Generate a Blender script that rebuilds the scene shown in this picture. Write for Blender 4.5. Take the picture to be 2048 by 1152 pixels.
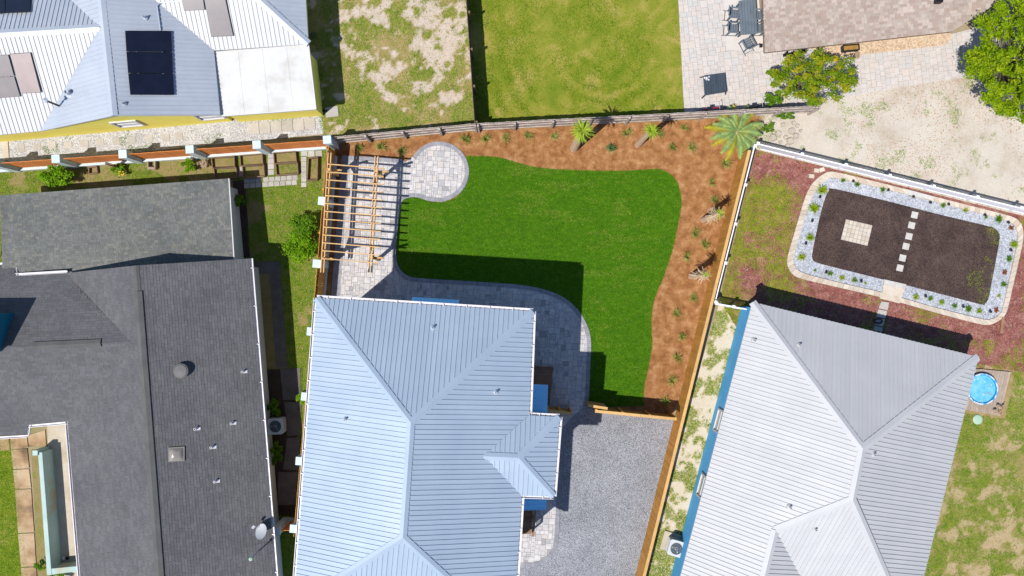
import bpy, math, random
import numpy as np
from mathutils import Vector, Matrix
random.seed(7); rng = np.random.default_rng(7)
for o in list(bpy.data.objects): bpy.data.objects.remove(o)
S = bpy.context.scene
C = S.collection
# ------------------------------------------------------------------ camera, world, sun, exposure
H = 47.0; F = 1692.0
cam_d = bpy.data.cameras.new('camera'); cam = bpy.data.objects.new('camera', cam_d); C.objects.link(cam)
cam.location = (0, 0, H); cam.rotation_euler = (0, 0, 0)
cam_d.sensor_width = 36; cam_d.lens = F/2048*36; cam_d.clip_end = 1500
S.camera = cam
SX, SY = 0.41, 0.345                       # shadow run per metre of height (east, north)
sun_el = math.atan(1/math.hypot(SX, SY))
w = bpy.data.worlds.new('World'); S.world = w; w.use_nodes = True
nt = w.node_tree; nt.nodes.clear()
sky = nt.nodes.new('ShaderNodeTexSky'); sky.sky_type = 'NISHITA'; sky.sun_disc = False
sky.sun_elevation = sun_el; sky.sun_rotation = math.atan2(-SX, -SY); sky.air_density = 1.0; sky.dust_density = 0.3; sky.ozone_density = 4.0
bg = nt.nodes.new('ShaderNodeBackground'); bg.inputs[1].default_value = 0.115
wo = nt.nodes.new('ShaderNodeOutputWorld')
nt.links.new(sky.outputs[0], bg.inputs[0]); nt.links.new(bg.outputs[0], wo.inputs[0])
sd = bpy.data.lights.new('sun', 'SUN'); sd.energy = 4.7; sd.angle = math.radians(0.5); sd.color = (1, 0.965, 0.91)
sun = bpy.data.objects.new('sun', sd); C.objects.link(sun)
sun.rotation_euler = Vector((SX, SY, -1)).to_track_quat('-Z', 'Y').to_euler(); sun.location = (-20, -17, 48)
S.view_settings.view_transform = 'Standard'; S.view_settings.look = 'None'
S.view_settings.exposure = 0.33; S.view_settings.gamma = 1

# ------------------------------------------------------------------ pixels to places
def G(px, py, z=0.0):
    k = (H - z)/F
    return Vector(((px-1024)*k, -(py-576)*k, z))
def GS(pts, z=0.0): return [G(x, y, z) for x, y in pts]
def plane(a, b, c):
    n = (b-a).cross(c-a).normalized()
    if n.z < 0: n = -n
    return n, n.dot(a)
def PP(px, py, pl):                         # where the sight line through a pixel meets a roof plane
    o = Vector((0, 0, H)); d = Vector(((px-1024)/F, -(py-576)/F, -1))
    t = (pl[1]-pl[0].dot(o))/pl[0].dot(d)
    return o + d*t
def lin(r, g, b, k=1.0):
    f = lambda c: ((c/255+.055)/1.055)**2.4 if c > 10 else c/255/12.92
    return (f(r)*k, f(g)*k, f(b)*k, 1)

# ------------------------------------------------------------------ materials
MATS = {}
def mk(name, cols, scale=1.0, detail=6, rough=.85, island=0., objr=0., bump=0., bscale=40., spec=.3, metal=0., fine=0., fscale=30., stretch=None, rough_noise=.6, trans=0., tint=None, vor=0., dist=0., attr=None):
    """noise through a colour ramp in world space; island/objr = brightness spread per piece; tint = (colour, amount) mixed by piece"""
    if name in MATS: return MATS[name]
    m = bpy.data.materials.new(name); m.use_nodes = True; t = m.node_tree; N = t.nodes; L = t.links
    bs = N['Principled BSDF']; geo = N.new('ShaderNodeNewGeometry')
    pos = geo.outputs['Position']
    if stretch:
        mp = N.new('ShaderNodeMapping'); mp.inputs['Scale'].default_value = stretch[:3]
        if len(stretch) > 3: mp.inputs['Rotation'].default_value = (0, 0, stretch[3])
        L.new(pos, mp.inputs['Vector']); pos = mp.outputs[0]
    nz = N.new('ShaderNodeTexNoise'); nz.inputs['Scale'].default_value = scale; nz.inputs['Detail'].default_value = detail
    nz.inputs['Roughness'].default_value = rough_noise; nz.inputs['Distortion'].default_value = dist
    L.new(pos, nz.inputs['Vector'])
    rp = N.new('ShaderNodeValToRGB'); e = rp.color_ramp.elements
    if len(cols) == 1: cols = [cols[0], cols[0]]
    n = len(cols)
    if not isinstance(cols[0][0], tuple):
        cols = [(.5 if n < 2 else .3 + .4*i/(n-1), c) for i, c in enumerate(cols)]
    else: cols = [(p[0] if isinstance(p, tuple) else p, c) for p, c in cols]
    while len(e) < n: e.new(.5)
    for i, (p, c) in enumerate(cols): e[i].position = p; e[i].color = c
    L.new(nz.outputs['Fac'], rp.inputs[0]); col = rp.outputs[0]
    def mult(colsock, valsock):
        mx = N.new('ShaderNodeVectorMath'); mx.operation = 'SCALE'
        L.new(colsock, mx.inputs[0]); L.new(valsock, mx.inputs['Scale']); return mx.outputs[0]
    def mrange(sock, a, b):
        r = N.new('ShaderNodeMapRange'); r.inputs['To Min'].default_value = a; r.inputs['To Max'].default_value = b
        L.new(sock, r.inputs['Value']); return r.outputs[0]
    rnd = None
    if island or objr or tint:
        oi = N.new('ShaderNodeObjectInfo')
        ad = N.new('ShaderNodeMath'); ad.operation = 'ADD'; L.new(geo.outputs['Random Per Island'], ad.inputs[0]); L.new(oi.outputs['Random'], ad.inputs[1])
        fr = N.new('ShaderNodeMath'); fr.operation = 'FRACT'; L.new(ad.outputs[0], fr.inputs[0]); rnd = fr.outputs[0]
        k = max(island, objr)
        if k: col = mult(col, mrange(rnd, 1-k, 1+k))
    if tint:
        m2 = N.new('ShaderNodeMath'); m2.operation = 'MULTIPLY'; L.new(rnd, m2.inputs[0]); m2.inputs[1].default_value = 7.31
        f2 = N.new('ShaderNodeMath'); f2.operation = 'FRACT'; L.new(m2.outputs[0], f2.inputs[0])
        for tc, ta, tp in tint:
            st = N.new('ShaderNodeMath'); st.operation = 'GREATER_THAN'; L.new(f2.outputs[0], st.inputs[0]); st.inputs[1].default_value = tp
            sm = N.new('ShaderNodeMath'); sm.operation = 'MULTIPLY'; L.new(st.outputs[0], sm.inputs[0]); sm.inputs[1].default_value = ta
            mx = N.new('ShaderNodeMix'); mx.data_type = 'RGBA'; L.new(sm.outputs[0], mx.inputs[0]); L.new(col, mx.inputs[6]); mx.inputs[7].default_value = tc
            col = mx.outputs[2]
    if fine:
        n2 = N.new('ShaderNodeTexNoise'); n2.inputs['Scale'].default_value = fscale; n2.inputs['Detail'].default_value = 3; L.new(pos, n2.inputs['Vector'])
        col = mult(col, mrange(n2.outputs['Fac'], 1-fine*1.6, 1+fine*1.6))
    if attr:
        at_ = N.new('ShaderNodeAttribute'); at_.attribute_name = 'bare'; n5 = N.new('ShaderNodeTexNoise'); n5.inputs['Scale'].default_value = 3.5; n5.inputs['Detail'].default_value = 8; n5.inputs['Roughness'].default_value = .75; L.new(pos, n5.inputs['Vector'])
        a5 = N.new('ShaderNodeMath'); a5.operation = 'ADD'; L.new(at_.outputs['Fac'], a5.inputs[0]); L.new(n5.outputs['Fac'], a5.inputs[1])
        r5 = N.new('ShaderNodeMapRange'); r5.inputs['From Min'].default_value = .8; r5.inputs['From Max'].default_value = 1.75; L.new(a5.outputs[0], r5.inputs['Value'])
        mx = N.new('ShaderNodeMix'); mx.data_type = 'RGBA'; L.new(r5.outputs[0], mx.inputs[0]); L.new(col, mx.inputs[6]); mx.inputs[7].default_value = attr; col = mx.outputs[2]
    if vor:
        v = N.new('ShaderNodeTexVoronoi'); v.inputs['Scale'].default_value = fscale; L.new(pos, v.inputs['Vector'])
        sp = N.new('ShaderNodeSeparateColor'); L.new(v.outputs['Color'], sp.inputs[0])
        col = mult(col, mrange(sp.outputs[0], 1-vor, 1+vor))
    L.new(col, bs.inputs['Base Color'])
    bs.inputs['Roughness'].default_value = rough; bs.inputs['Metallic'].default_value = metal
    bs.inputs['Specular IOR Level'].default_value = spec
    if bump:
        if vor:
            src = v.outputs['Distance']
        else:
            n3 = N.new('ShaderNodeTexNoise'); n3.inputs['Scale'].default_value = bscale; n3.inputs['Detail'].default_value = 4; L.new(pos, n3.inputs['Vector']); src = n3.outputs['Fac']
        bp = N.new('ShaderNodeBump'); bp.inputs['Strength'].default_value = bump; bp.inputs['Distance'].default_value = .03
        if vor: bp.invert = True
        L.new(src, bp.inputs['Height']); L.new(bp.outputs[0], bs.inputs['Normal'])
    if trans:
        tr = N.new('ShaderNodeBsdfTranslucent'); L.new(col, tr.inputs[0]); ms = N.new('ShaderNodeMixShader'); ms.inputs[0].default_value = trans
        L.new(bs.outputs[0], ms.inputs[1]); L.new(tr.outputs[0], ms.inputs[2]); L.new(ms.outputs[0], N['Material Output'].inputs[0])
    MATS[name] = m; return m
K = .62                                      # sunlit picture colour -> surface colour
def c(r, g, b, k=1.0): return lin(r, g, b, K*k)
def cs(k, *cols): return [lin(*q, K*k) for q in cols]

# ground
m_base   = mk('dry sandy soil', [c(196,182,156), c(176,158,124), c(142,140,70)], .35, 8, .95, fine=.12, fscale=14, bump=.4)
m_lawn   = mk('lush lawn soil', [c(64,108,3), c(76,120,5), c(94,134,10)], 1.1, 8, .9, fine=.25, fscale=22, bump=.5)
m_nlawn  = mk('worn lawn soil', [c(116,136,24), c(148,150,46), c(188,166,90)], .7, 9, .9, fine=.2, fscale=16, bump=.5, dist=.6)
m_patch  = mk('patchy yard soil', [c(150,140,76), c(176,152,100), c(196,168,124)], .9, 9, .95, fine=.16, fscale=12, bump=.5, rough_noise=.68, attr=c(232,214,202))
m_patch2 = mk('tan yard soil', [c(140,134,66), c(172,150,98), c(186,164,118)], .9, 9, .95, fine=.16, fscale=12, bump=.5, rough_noise=.68, attr=c(204,178,140))
m_dirt   = mk('backyard dirt', [c(138,132,66), c(162,142,96), c(128,136,48)], 1.2, 8, .95, fine=.16, fscale=14, bump=.5)
m_straw  = mk('pine straw', [c(144,97,57), c(184,130,80), c(208,157,108)], 2.2, 10, .95, fine=.26, fscale=26, bump=.9, rough_noise=.72, bscale=24)
m_gravel = mk('blue grey gravel', [c(154,156,162), c(176,177,183)], .6, 6, .9, fscale=30, vor=.5, bump=.9)
m_wgravel= mk('white gravel', [c(194,192,194), c(220,217,217)], .9, 8, .95, fscale=22, vor=.36, bump=.8, fine=0)
m_sand   = mk('pale shell sand', [c(198,182,160), c(222,210,194), c(232,222,206)], .5, 10, .95, fine=.13, fscale=11, bump=.5, rough_noise=.7)
m_rmulch = mk('red bark mulch', [c(116,72,62), c(150,100,88), c(176,128,112)], 1.4, 10, .95, fscale=18, vor=.38, bump=.8, fine=0)
m_ring   = mk('pale blue gravel', [c(184,188,196), c(204,206,212)], .8, 6, .9, fscale=17, vor=.34, bump=.8)
m_soil   = mk('dark garden soil', [c(66,52,47), c(84,67,61), c(98,80,72)], 1.0, 9, .95, fscale=18, vor=.4, bump=.8, dist=.3)
m_strip  = mk('side yard sand', [c(196,178,124), c(214,196,158)], .8, 9, .95, fine=.13, fscale=14, bump=.5, attr=c(240,226,206))
m_shade    = mk('ground darkened for shade', [c(62,52,44), c(88,74,62)], 1.5, 8, .95, fine=.2, fscale=14, bump=.5)  # shade beside the houses put into the soil, walk and pad colour
m_conc   = mk('weathered concrete', [c(196,180,156), c(214,200,178), c(226,214,196)], .9, 9, .9, fine=.08, fscale=20, bump=.15)
m_concst = mk('rust stained concrete', [((.33,), c(120,98,76)), ((.46,), c(186,152,112)), ((.6,), c(212,184,148))], .6, 9, .9, fine=.1, fscale=16, bump=.15)
m_slab   = mk('concrete slab', [c(196,188,180), c(210,203,196)], 2, 6, .9, objr=.1, fine=.1, fscale=18, bump=.2)
# hard landscaping
m_paver  = mk('tumbled grey paver', [c(198,194,194), c(222,217,215), c(230,224,220)], 3.0, 6, .85, island=.09, fine=.10, fscale=7, bump=.3, tint=[(c(186,186,190), .6, .72), (c(236,224,212), .6, .88), (c(140,140,146), .6, .965)])
m_paverj = mk('paver joint sand', [c(166,162,160), c(186,182,178)], 3, 4, .95)
m_border = mk('charcoal border paver', [c(150,150,158), c(172,172,178)], 3, 5, .85, island=.12, fine=.1, fscale=14, bump=.3)
m_npaver = mk('blush paver', [c(216,206,198), c(230,220,212)], 2, 6, .85, island=.05, fine=.07, fscale=9, bump=.3, tint=[(c(210,210,208), .5, .72), (c(234,214,198), .6, .88)])
m_edge   = mk('tan edging stone', [c(220,204,182), c(234,220,202)], 3, 6, .9, island=.09, fine=.1, fscale=16, bump=.4, tint=[(c(206,180,156), .5, .75)])
m_rock = mk('rough limestone', [c(196,182,164), c(222,210,196)], 5, 6, .9, fine=.15, fscale=12, bump=.6)
m_white_stone = mk('white stepping stone', [c(204,198,190), c(232,227,220)], 4, 6, .85, fine=.1, bump=.2)
# roofs
m_metal  = mk('pale blue metal roofing', cs(1.1, (189,206,223), (201,216,231)), .5, 5, .36, objr=.025, spec=.5, metal=.35, fine=.025, fscale=1.2)
m_porch  = mk('porch roofing tinted for shade', cs(1.7, (120,190,230), (134,198,236)), .5, 5, .3, objr=.02, spec=.5, metal=.2)  # main roof metal with the blue of the shade put into its colour
m_white  = mk('white metal roofing', [c(208,208,210), c(218,217,218)], .5, 5, .45, objr=.03, spec=.5, metal=.0, fine=.025, fscale=1.2)
m_galv   = mk('silver metal roofing', [c(200,208,220), c(214,220,230)], .5, 5, .4, objr=.02, spec=.5, metal=.15, fine=.015, fscale=4)
m_membr  = mk('white patio roof sheet', [((.35,), c(218,214,206)), ((.5,), c(232,230,226)), ((.7,), c(238,236,234))], .9, 9, .6, fine=.03, fscale=8)
m_shing  = mk('charcoal shingle', [c(102,101,104), c(116,115,117)], .5, 8, .95, island=.12, fine=.08, fscale=25, bump=.3)
m_shing2 = mk('grey green shingle', [c(110,112,109), c(132,132,127)], .35, 7, .95, island=.15, fine=.08, fscale=25, bump=.3, tint=[(c(150,146,132), .4, .86)])
m_shing3 = mk('blush tan shingle', [c(188,170,156), c(206,190,178)], .4, 7, .95, island=.15, fine=.08, fscale=25, bump=.3, tint=[(c(176,150,136), .6, .66)])
m_shingc = mk('charcoal cap shingle', [c(96,96,95), c(114,113,110)], 1.2, 7, .95, fine=.08, fscale=25, bump=.3)
m_gutter = mk('white gutter', [c(236,232,236)], 1, 2, .4, spec=.5)
m_fascia = mk('white trim', [c(232,230,228)], 1, 2, .5)
m_black  = mk('black metal', [c(26,26,32), c(34,34,40)], 4, 3, .5)
m_solar  = mk('black solar glass', [(.004,.005,.014,1), (.007,.008,.02,1)], 2, 3, .22, spec=.6)
m_solar2 = mk('grey dusty solar glass', [c(104,98,102), c(126,112,114)], 1.6, 6, .35, spec=.6, fine=.06)
m_solar3 = mk('rosy dusty solar glass', [c(150,128,128), c(170,146,142)], 1.6, 6, .35, spec=.6, fine=.06)
# walls
m_blueh  = mk('sky blue siding', cs(2.0, (72,150,200), (80,158,208)), 1, 4, .7, fine=.02)
m_yellow = mk('yellow stucco', cs(1.75, (220,208,92), (228,218,108)), 1, 5, .85, fine=.05)
m_teal   = mk('pale teal stucco', cs(1.15, (204,220,222), (220,232,232)), 1.2, 6, .85, fine=.05)
m_teal2  = mk('stained teal stucco', [((.32,), c(206,184,134)), ((.45,), c(190,216,208)), ((.6,), c(206,228,222))], .5, 8, .85, fine=.05)
m_cream  = mk('cream stucco', [c(206,200,190)], 1, 4, .9)
m_bluew  = mk('pale house siding', [c(190,204,220)], 1, 4, .8)
m_tanw   = mk('tan stucco', [c(212,190,168)], 1, 4, .9)
m_tealm  = mk('teal painted metal', [c(20,120,150), c(26,132,160)], 1, 4, .5)
# wood
m_pine   = mk('golden treated pine', cs(1.3, (196,134,54), (214,156,76)), 2.5, 6, .8, objr=.13, fine=.1, fscale=12)
m_pinecap= mk('honey pine cap', [c(226,178,110), c(236,190,124)], 2.5, 6, .8, objr=.06, fine=.08, fscale=10)
m_perg   = mk('new cedar beam', cs(1.15, (220,174,112), (234,192,134)), 2.5, 6, .75, objr=.08, fine=.08, fscale=10)
m_orange = mk('orange stained board', cs(1.7, (200,118,58), (214,134,72)), 2.5, 6, .75, objr=.10, fine=.06, fscale=10)
m_grey   = mk('weathered grey wood', cs(1.35, (150,134,124), (180,166,156), (198,186,176)), 2.5, 8, .9, objr=.16, fine=.12, fscale=14)
m_greyd  = mk('old dark wood', [c(120,98,80), c(142,120,100)], 2.5, 8, .9, objr=.12, fine=.12, fscale=14)
m_deck   = mk('brown deck plank', [c(150,112,84), c(168,130,100)], 2.5, 6, .8, objr=.14, fine=.08, fscale=10)
m_plank  = mk('bleached plank', [c(176,156,138), c(196,176,158)], 2.5, 6, .85, objr=.13, fine=.1, fscale=10)
m_vinyl  = mk('white vinyl', cs(1.4, (238,238,244)), 1, 2, .4, spec=.5)
m_bedw   = mk('brown planter board', [c(140,112,90), c(158,130,108)], 2.5, 6, .9, objr=.1, fine=.1)
# plants
def leafmat(name, cols, tr=.28, isl=.3, st=None, sc=2.2): return mk(name, cols, sc, 5, .65, island=isl, spec=.12, trans=tr, stretch=st)
g_lawn = leafmat('lawn blade', cs(1.2, (70,124,1), (82,136,3), (104,152,12)), .2, .3, (.8, 1.6, 1), 3.2)
g_nlawn= leafmat('dry lawn blade', cs(1.05, (88,134,4), (122,154,16), (162,166,50)), .2, .25)
g_weed = leafmat('weedy grass blade', cs(1.25, (94,138,10), (124,160,24), (154,170,50)), .25, .28)
g_garden = leafmat('garden grass blade', cs(1.25, (116,152,10), (146,170,22), (172,170,40)), .2, .25)
g_tuft = leafmat('clump grass blade', cs(1.6, (112,132,54), (138,154,72), (166,172,98)), .4)
g_bright = leafmat('bright shrub leaf', cs(1.25, (96,146,10), (126,174,22), (156,194,44)), .38)
g_mid  = leafmat('mid green leaf', cs(1.25, (76,120,16), (104,148,26), (128,164,40)), .35)
g_tree = leafmat('tree leaf', cs(1.4, (98,136,8), (134,162,14), (172,188,34)), .4, .38)
g_tree2= leafmat('yellowing tree leaf', [((.34,), c(96,134,16,1.4)), ((.50,), c(134,156,24,1.4)), ((.60,), c(166,164,30,1.4)), ((.70,), c(226,190,40,1.4))], .4, .32)
g_sago = leafmat('cycad frond', cs(1.3, (118,152,84), (150,176,108), (184,190,96)), .25, .25)
g_sagoy= leafmat('yellowed cycad frond', cs(1.3, (180,178,54), (206,192,66)), .3, .2)
g_palm = leafmat('lime palm blade', [c(170,196,50), c(196,216,76)], .3, .2)
g_dry  = leafmat('dead palm thatch', [c(198,168,136), c(220,194,164)], .1, .2)
g_blue = leafmat('blue green blade', [c(96,128,72), c(116,146,90)], .2, .2)
g_red  = leafmat('red bromeliad leaf', [c(168,70,50), c(150,110,60)], .2, .3)
g_needle = leafmat('pine needle', [c(150,96,52), c(190,132,82), c(222,174,124)], .0, .3)
g_chip = leafmat('bark chip', [c(132,70,64), c(168,104,94), c(196,150,138)], .0, .35)
m_trunk = mk('palm trunk', cs(1.3, (196,160,128), (216,184,154)), 6, 6, .9, fine=.2, fscale=18, bump=.6)
m_bark  = mk('grey bark', [c(150,138,124), c(180,168,156)], 5, 6, .9, fine=.15, bump=.5)
m_pool  = mk('blue pool plastic', [c(30,150,220), c(50,170,232)], 3, 3, .35, spec=.5)
m_poolw = mk('pool rim print', [((.42,), c(60,170,230)), ((.5,), c(236,240,246))], 6, 3, .35, spec=.5)
m_water = mk('pool water', [c(90,192,228), c(150,226,244)], 3, 5, .08, spec=.5)
m_ac    = mk('grey white enamel', [c(214,218,220), c(226,228,230)], 2, 3, .5)
m_furn  = mk('slate grey furniture paint', [c(104,116,128), c(120,132,142)], 3, 4, .6, objr=.06)
m_furnd = mk('dark slate table board', [c(58,70,84), c(72,84,98)], 3, 4, .6, objr=.08)
m_dish  = mk('white dish enamel', [((.4,), c(206,210,216)), ((.7,), c(224,222,222))], 2, 4, .5)
m_rust  = mk('rust', [c(200,130,80)], 2, 4, .9)
m_red   = mk('red paint', [c(200,24,44)], 2, 3, .4)
m_glass = mk('window glass', [c(176,186,196), c(196,204,212)], 2, 3, .12, spec=.7)
m_light = mk('pale green disc', [c(186,216,190)], 4, 4, .6)
m_skyl  = mk('brown skylight dome', [c(150,142,132), c(176,168,158)], 2, 3, .2, spec=.6)
m_hose  = mk('garden hose', [c(40,60,50)], 2, 3, .5)
m_hoseg = mk('green hose', [c(30,110,90)], 2, 3, .5)
m_pot   = mk('yellow flowers', [c(230,190,40), c(236,210,80)], 8, 3, .7, island=.2)

# ------------------------------------------------------------------ building blocks
LOC = {}
def tag(o, label=None, cat=None, group=None, kind=None):
    if label: o['label'] = label
    if cat:
        o['category'] = cat
        if not kind: o['kind'] = 'thing'
    if group: o['group'] = group
    if kind: o['kind'] = kind
    return o
def thing(name, label, cat, loc=(0,0,0), group=None, rz=0):
    o = bpy.data.objects.new(name, None); C.objects.link(o); o.location = loc; o.rotation_euler.z = rz; o.empty_display_size = .2
    LOC[o.name] = Vector(loc); return tag(o, label, cat, group)
class MB:
    def __init__(s): s.v = []; s.f = []
    def face(s, pts):
        i = len(s.v); s.v += [tuple(p) for p in pts]; s.f.append(tuple(range(i, i+len(pts))))
    def prism(s, pts, d):                    # pts = top outline (counter-clockwise from above), d = vector to the bottom outline
        d = Vector(d); n = len(pts); i = len(s.v)
        s.v += [tuple(p) for p in pts] + [tuple(Vector(p)+d) for p in pts]
        s.f.append(tuple(range(i, i+n))); s.f.append(tuple(range(i+2*n-1, i+n-1, -1)))
        for k in range(n): s.f.append((i+k, i+n+k, i+n+(k+1) % n, i+(k+1) % n))
        return s
    def box(s, ctr, ux, uy, uz):
        ctr, ux, uy, uz = map(Vector, (ctr, ux, uy, uz))
        return s.prism([ctr-ux-uy+uz, ctr+ux-uy+uz, ctr+ux+uy+uz, ctr-ux+uy+uz], -2*uz)
    def beam(s, p, q, wd, ht):               # a bar from p to q
        p, q = Vector(p), Vector(q); d = (q-p); a = d.normalized()
        up = Vector((0,0,1)) if abs(a.z) < .95 else Vector((0,1,0))
        sd_ = a.cross(up).normalized(); up = sd_.cross(a)
        return s.box((p+q)/2, d/2, -sd_*-wd/2, up*ht/2) if False else s.box((p+q)/2, d/2, up.cross(a)*wd/2, up*ht/2)
    def tube(s, pts, rad, n=8, cap=True):
        pts = [Vector(p) for p in pts]; rad = rad if isinstance(rad, (list, tuple)) else [rad]*len(pts); base = len(s.v)
        for i, p in enumerate(pts):
            a = (pts[min(i+1, len(pts)-1)]-pts[max(i-1, 0)]).normalized()
            up = Vector((0,0,1)) if abs(a.z) < .9 else Vector((0,1,0))
            x = a.cross(up).normalized(); y = x.cross(a)
            for k in range(n):
                t = 2*math.pi*k/n; s.v.append(tuple(p + (x*math.cos(t)+y*math.sin(t))*rad[i]))
        for i in range(len(pts)-1):
            for k in range(n):
                a0 = base+i*n+k; a1 = base+i*n+(k+1) % n; s.f.append((a0, a1, a1+n, a0+n))
        if cap:
            s.f.append(tuple(range(base+n-1, base-1, -1))); s.f.append(tuple(base+(len(pts)-1)*n+k for k in range(n)))
        return s
    def lathe(s, ctr, prof, n=24):           # prof = [(r, z)]
        ctr = Vector(ctr); b = len(s.v)
        for r, z in prof:
            for k in range(n):
                t = 2*math.pi*k/n; s.v.append((ctr.x+r*math.cos(t), ctr.y+r*math.sin(t), ctr.z+z))
        for i in range(len(prof)-1):
            for k in range(n):
                a0 = b+i*n+k; a1 = b+i*n+(k+1) % n; s.f.append((a0, a1, a1+n, a0+n))
        return s
    def build(s, name, mat, parent=None, local=False, smooth=False):
        off = Vector((0,0,0))
        if parent is not None and not local:
            q = parent
            while q is not None: off = off + Vector(q.location); q = q.parent
        me = bpy.data.meshes.new(name)
        me.from_pydata([(x-off.x, y-off.y, z-off.z) for x, y, z in s.v], [], s.f); me.materials.append(mat)
        if smooth: me.polygons.foreach_set('use_smooth', [True]*len(me.polygons))
        me.update()
        o = bpy.data.objects.new(name, me); C.objects.link(o)
        if parent is not None: o.parent = parent
        return o
def inst(name, mesh, parent, loc, rz=0, scale=None):
    o = bpy.data.objects.new(name, mesh); C.objects.link(o); o.parent = parent
    o.location = loc; o.rotation_euler.z = rz
    if scale: o.scale = scale
    return o
def copy_tree(o, parent=None):
    cp = o.copy(); C.objects.link(cp); cp.parent = parent
    for ch in o.children: copy_tree(ch, cp)
    return cp
def ccw(p):
    a = sum(p[i].x*p[(i+1) % len(p)].y-p[(i+1) % len(p)].x*p[i].y for i in range(len(p)))
    return p if a > 0 else p[::-1]
def clip(poly, a, b, cc):                    # keep a*x+b*y <= cc
    out = []
    for i in range(len(poly)):
        p, q = poly[i], poly[(i+1) % len(poly)]; dp = a*p[0]+b*p[1]-cc; dq = a*q[0]+b*q[1]-cc
        if dp <= 0: out.append(p)
        if (dp < 0 < dq) or (dq < 0 < dp):
            t = dp/(dp-dq); out.append((p[0]+(q[0]-p[0])*t, p[1]+(q[1]-p[1])*t))
    return out
def cliprect(poly, x0, x1, y0, y1):
    for a, b, cc in ((-1, 0, -x0), (1, 0, x1), (0, -1, -y0), (0, 1, y1)):
        if len(poly) < 3: return []
        poly = clip(poly, a, b, cc)
    return poly
def area2(p): return abs(sum(p[i][0]*p[(i+1) % len(p)][1]-p[(i+1) % len(p)][0]*p[i][1] for i in range(len(p))))/2
def inside(poly, X, Y):
    r = np.zeros(len(X), bool); n = len(poly)
    for i in range(n):
        x0, y0 = poly[i][0], poly[i][1]; x1, y1 = poly[(i+1) % n][0], poly[(i+1) % n][1]
        if y0 == y1: continue
        cnd = ((y0 > Y) != (y1 > Y)) & (X < (x1-x0)*(Y-y0)/(y1-y0)+x0); r ^= cnd
    return r
def smooth_px(pts, n=6, closed=True):        # Catmull-Rom
    out = []; N = len(pts)
    for i in range(N if closed else N-1):
        p0, p1, p2, p3 = [pts[j % N] if closed else pts[min(max(j, 0), N-1)] for j in (i-1, i, i+1, i+2)]
        for k in range(n):
            t = k/n
            out.append(tuple(.5*(2*p1[d]+(p2[d]-p0[d])*t+(2*p0[d]-5*p1[d]+4*p2[d]-p3[d])*t*t+(3*p1[d]-p0[d]-3*p2[d]+p3[d])*t**3) for d in (0, 1)))
    if not closed: out.append(tuple(pts[-1]))
    return out
def vnoise(X, Y, scale, seed=0, octv=4):
    out = np.zeros(len(X)); amp = 1; tot = 0
    for o in range(octv):
        r = np.random.default_rng(seed*101+o); g = r.random((256, 256))
        x = X*scale*2**o + 57.3*o; y = Y*scale*2**o + 31.7*o
        xi = np.floor(x).astype(int); yi = np.floor(y).astype(int); fx = x-xi; fy = y-yi
        fx = fx*fx*(3-2*fx); fy = fy*fy*(3-2*fy); a = g[xi & 255, yi & 255]; b = g[(xi+1) & 255, yi & 255]; cc = g[xi & 255, (yi+1) & 255]; d = g[(xi+1) & 255, (yi+1) & 255]
        out += amp*((a*(1-fx)+b*fx)*(1-fy)+(cc*(1-fx)+d*fx)*fy); tot += amp; amp *= .55
    return out/tot
def blades(name, polys, excl, dens, mat, ln, wd, rise, z0, label, cat, mask=None, parent=None, kind='stuff'):
    """thousands of single blades, one stuff object: polys / excl in world coordinates"""
    V = []
    for poly in polys:
        xs = [p[0] for p in poly]; ys = [p[1] for p in poly]
        x0, x1, y0, y1 = max(min(xs), -31), min(max(xs), 31), max(min(ys), -18), min(max(ys), 18)
        n = int((x1-x0)*(y1-y0)*dens); X = rng.uniform(x0, x1, n); Y = rng.uniform(y0, y1, n)
        ok = inside(poly, X, Y)
        for e in excl: ok &= ~inside(e, X, Y)
        X = X[ok]; Y = Y[ok]
        if mask is not None:
            k = mask(X, Y) > rng.random(len(X)); X = X[k]; Y = Y[k]
        V.append((X, Y))
    X = np.concatenate([a for a, b in V]); Y = np.concatenate([b for a, b in V]); n = len(X)
    th = rng.uniform(0, 2*math.pi, n); L_ = ln*rng.uniform(.6, 1.3, n); W_ = wd*rng.uniform(.7, 1.3, n)/2; R = rise*rng.uniform(.2, 1.2, n)
    co = np.zeros((n, 3, 3), np.float32)
    co[:, 0] = np.stack([X-np.sin(th)*W_, Y+np.cos(th)*W_, np.full(n, z0)], 1); co[:, 1] = np.stack([X+np.sin(th)*W_, Y-np.cos(th)*W_, np.full(n, z0)], 1)
    co[:, 2] = np.stack([X+np.cos(th)*L_, Y+np.sin(th)*L_, z0+R], 1)
    me = bpy.data.meshes.new(name); me.vertices.add(n*3); me.vertices.foreach_set('co', co.ravel())
    me.loops.add(n*3); me.loops.foreach_set('vertex_index', np.arange(n*3, dtype=np.int32))
    me.polygons.add(n); me.polygons.foreach_set('loop_start', np.arange(0, n*3, 3, dtype=np.int32)); me.polygons.foreach_set('loop_total', np.full(n, 3, np.int32))
    me.materials.append(mat); me.update(calc_edges=True)
    o = bpy.data.objects.new(name, me); C.objects.link(o)
    if parent: o.parent = parent
    return tag(o, label, cat, kind=kind)
def sheet(name, pts, mat, z):
    p = ccw([Vector((q[0], q[1], 0)) for q in pts]); mb = MB(); mb.face([(q.x, q.y, z) for q in p]); o = mb.build(name, mat); return tag(o, kind='structure')
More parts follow.
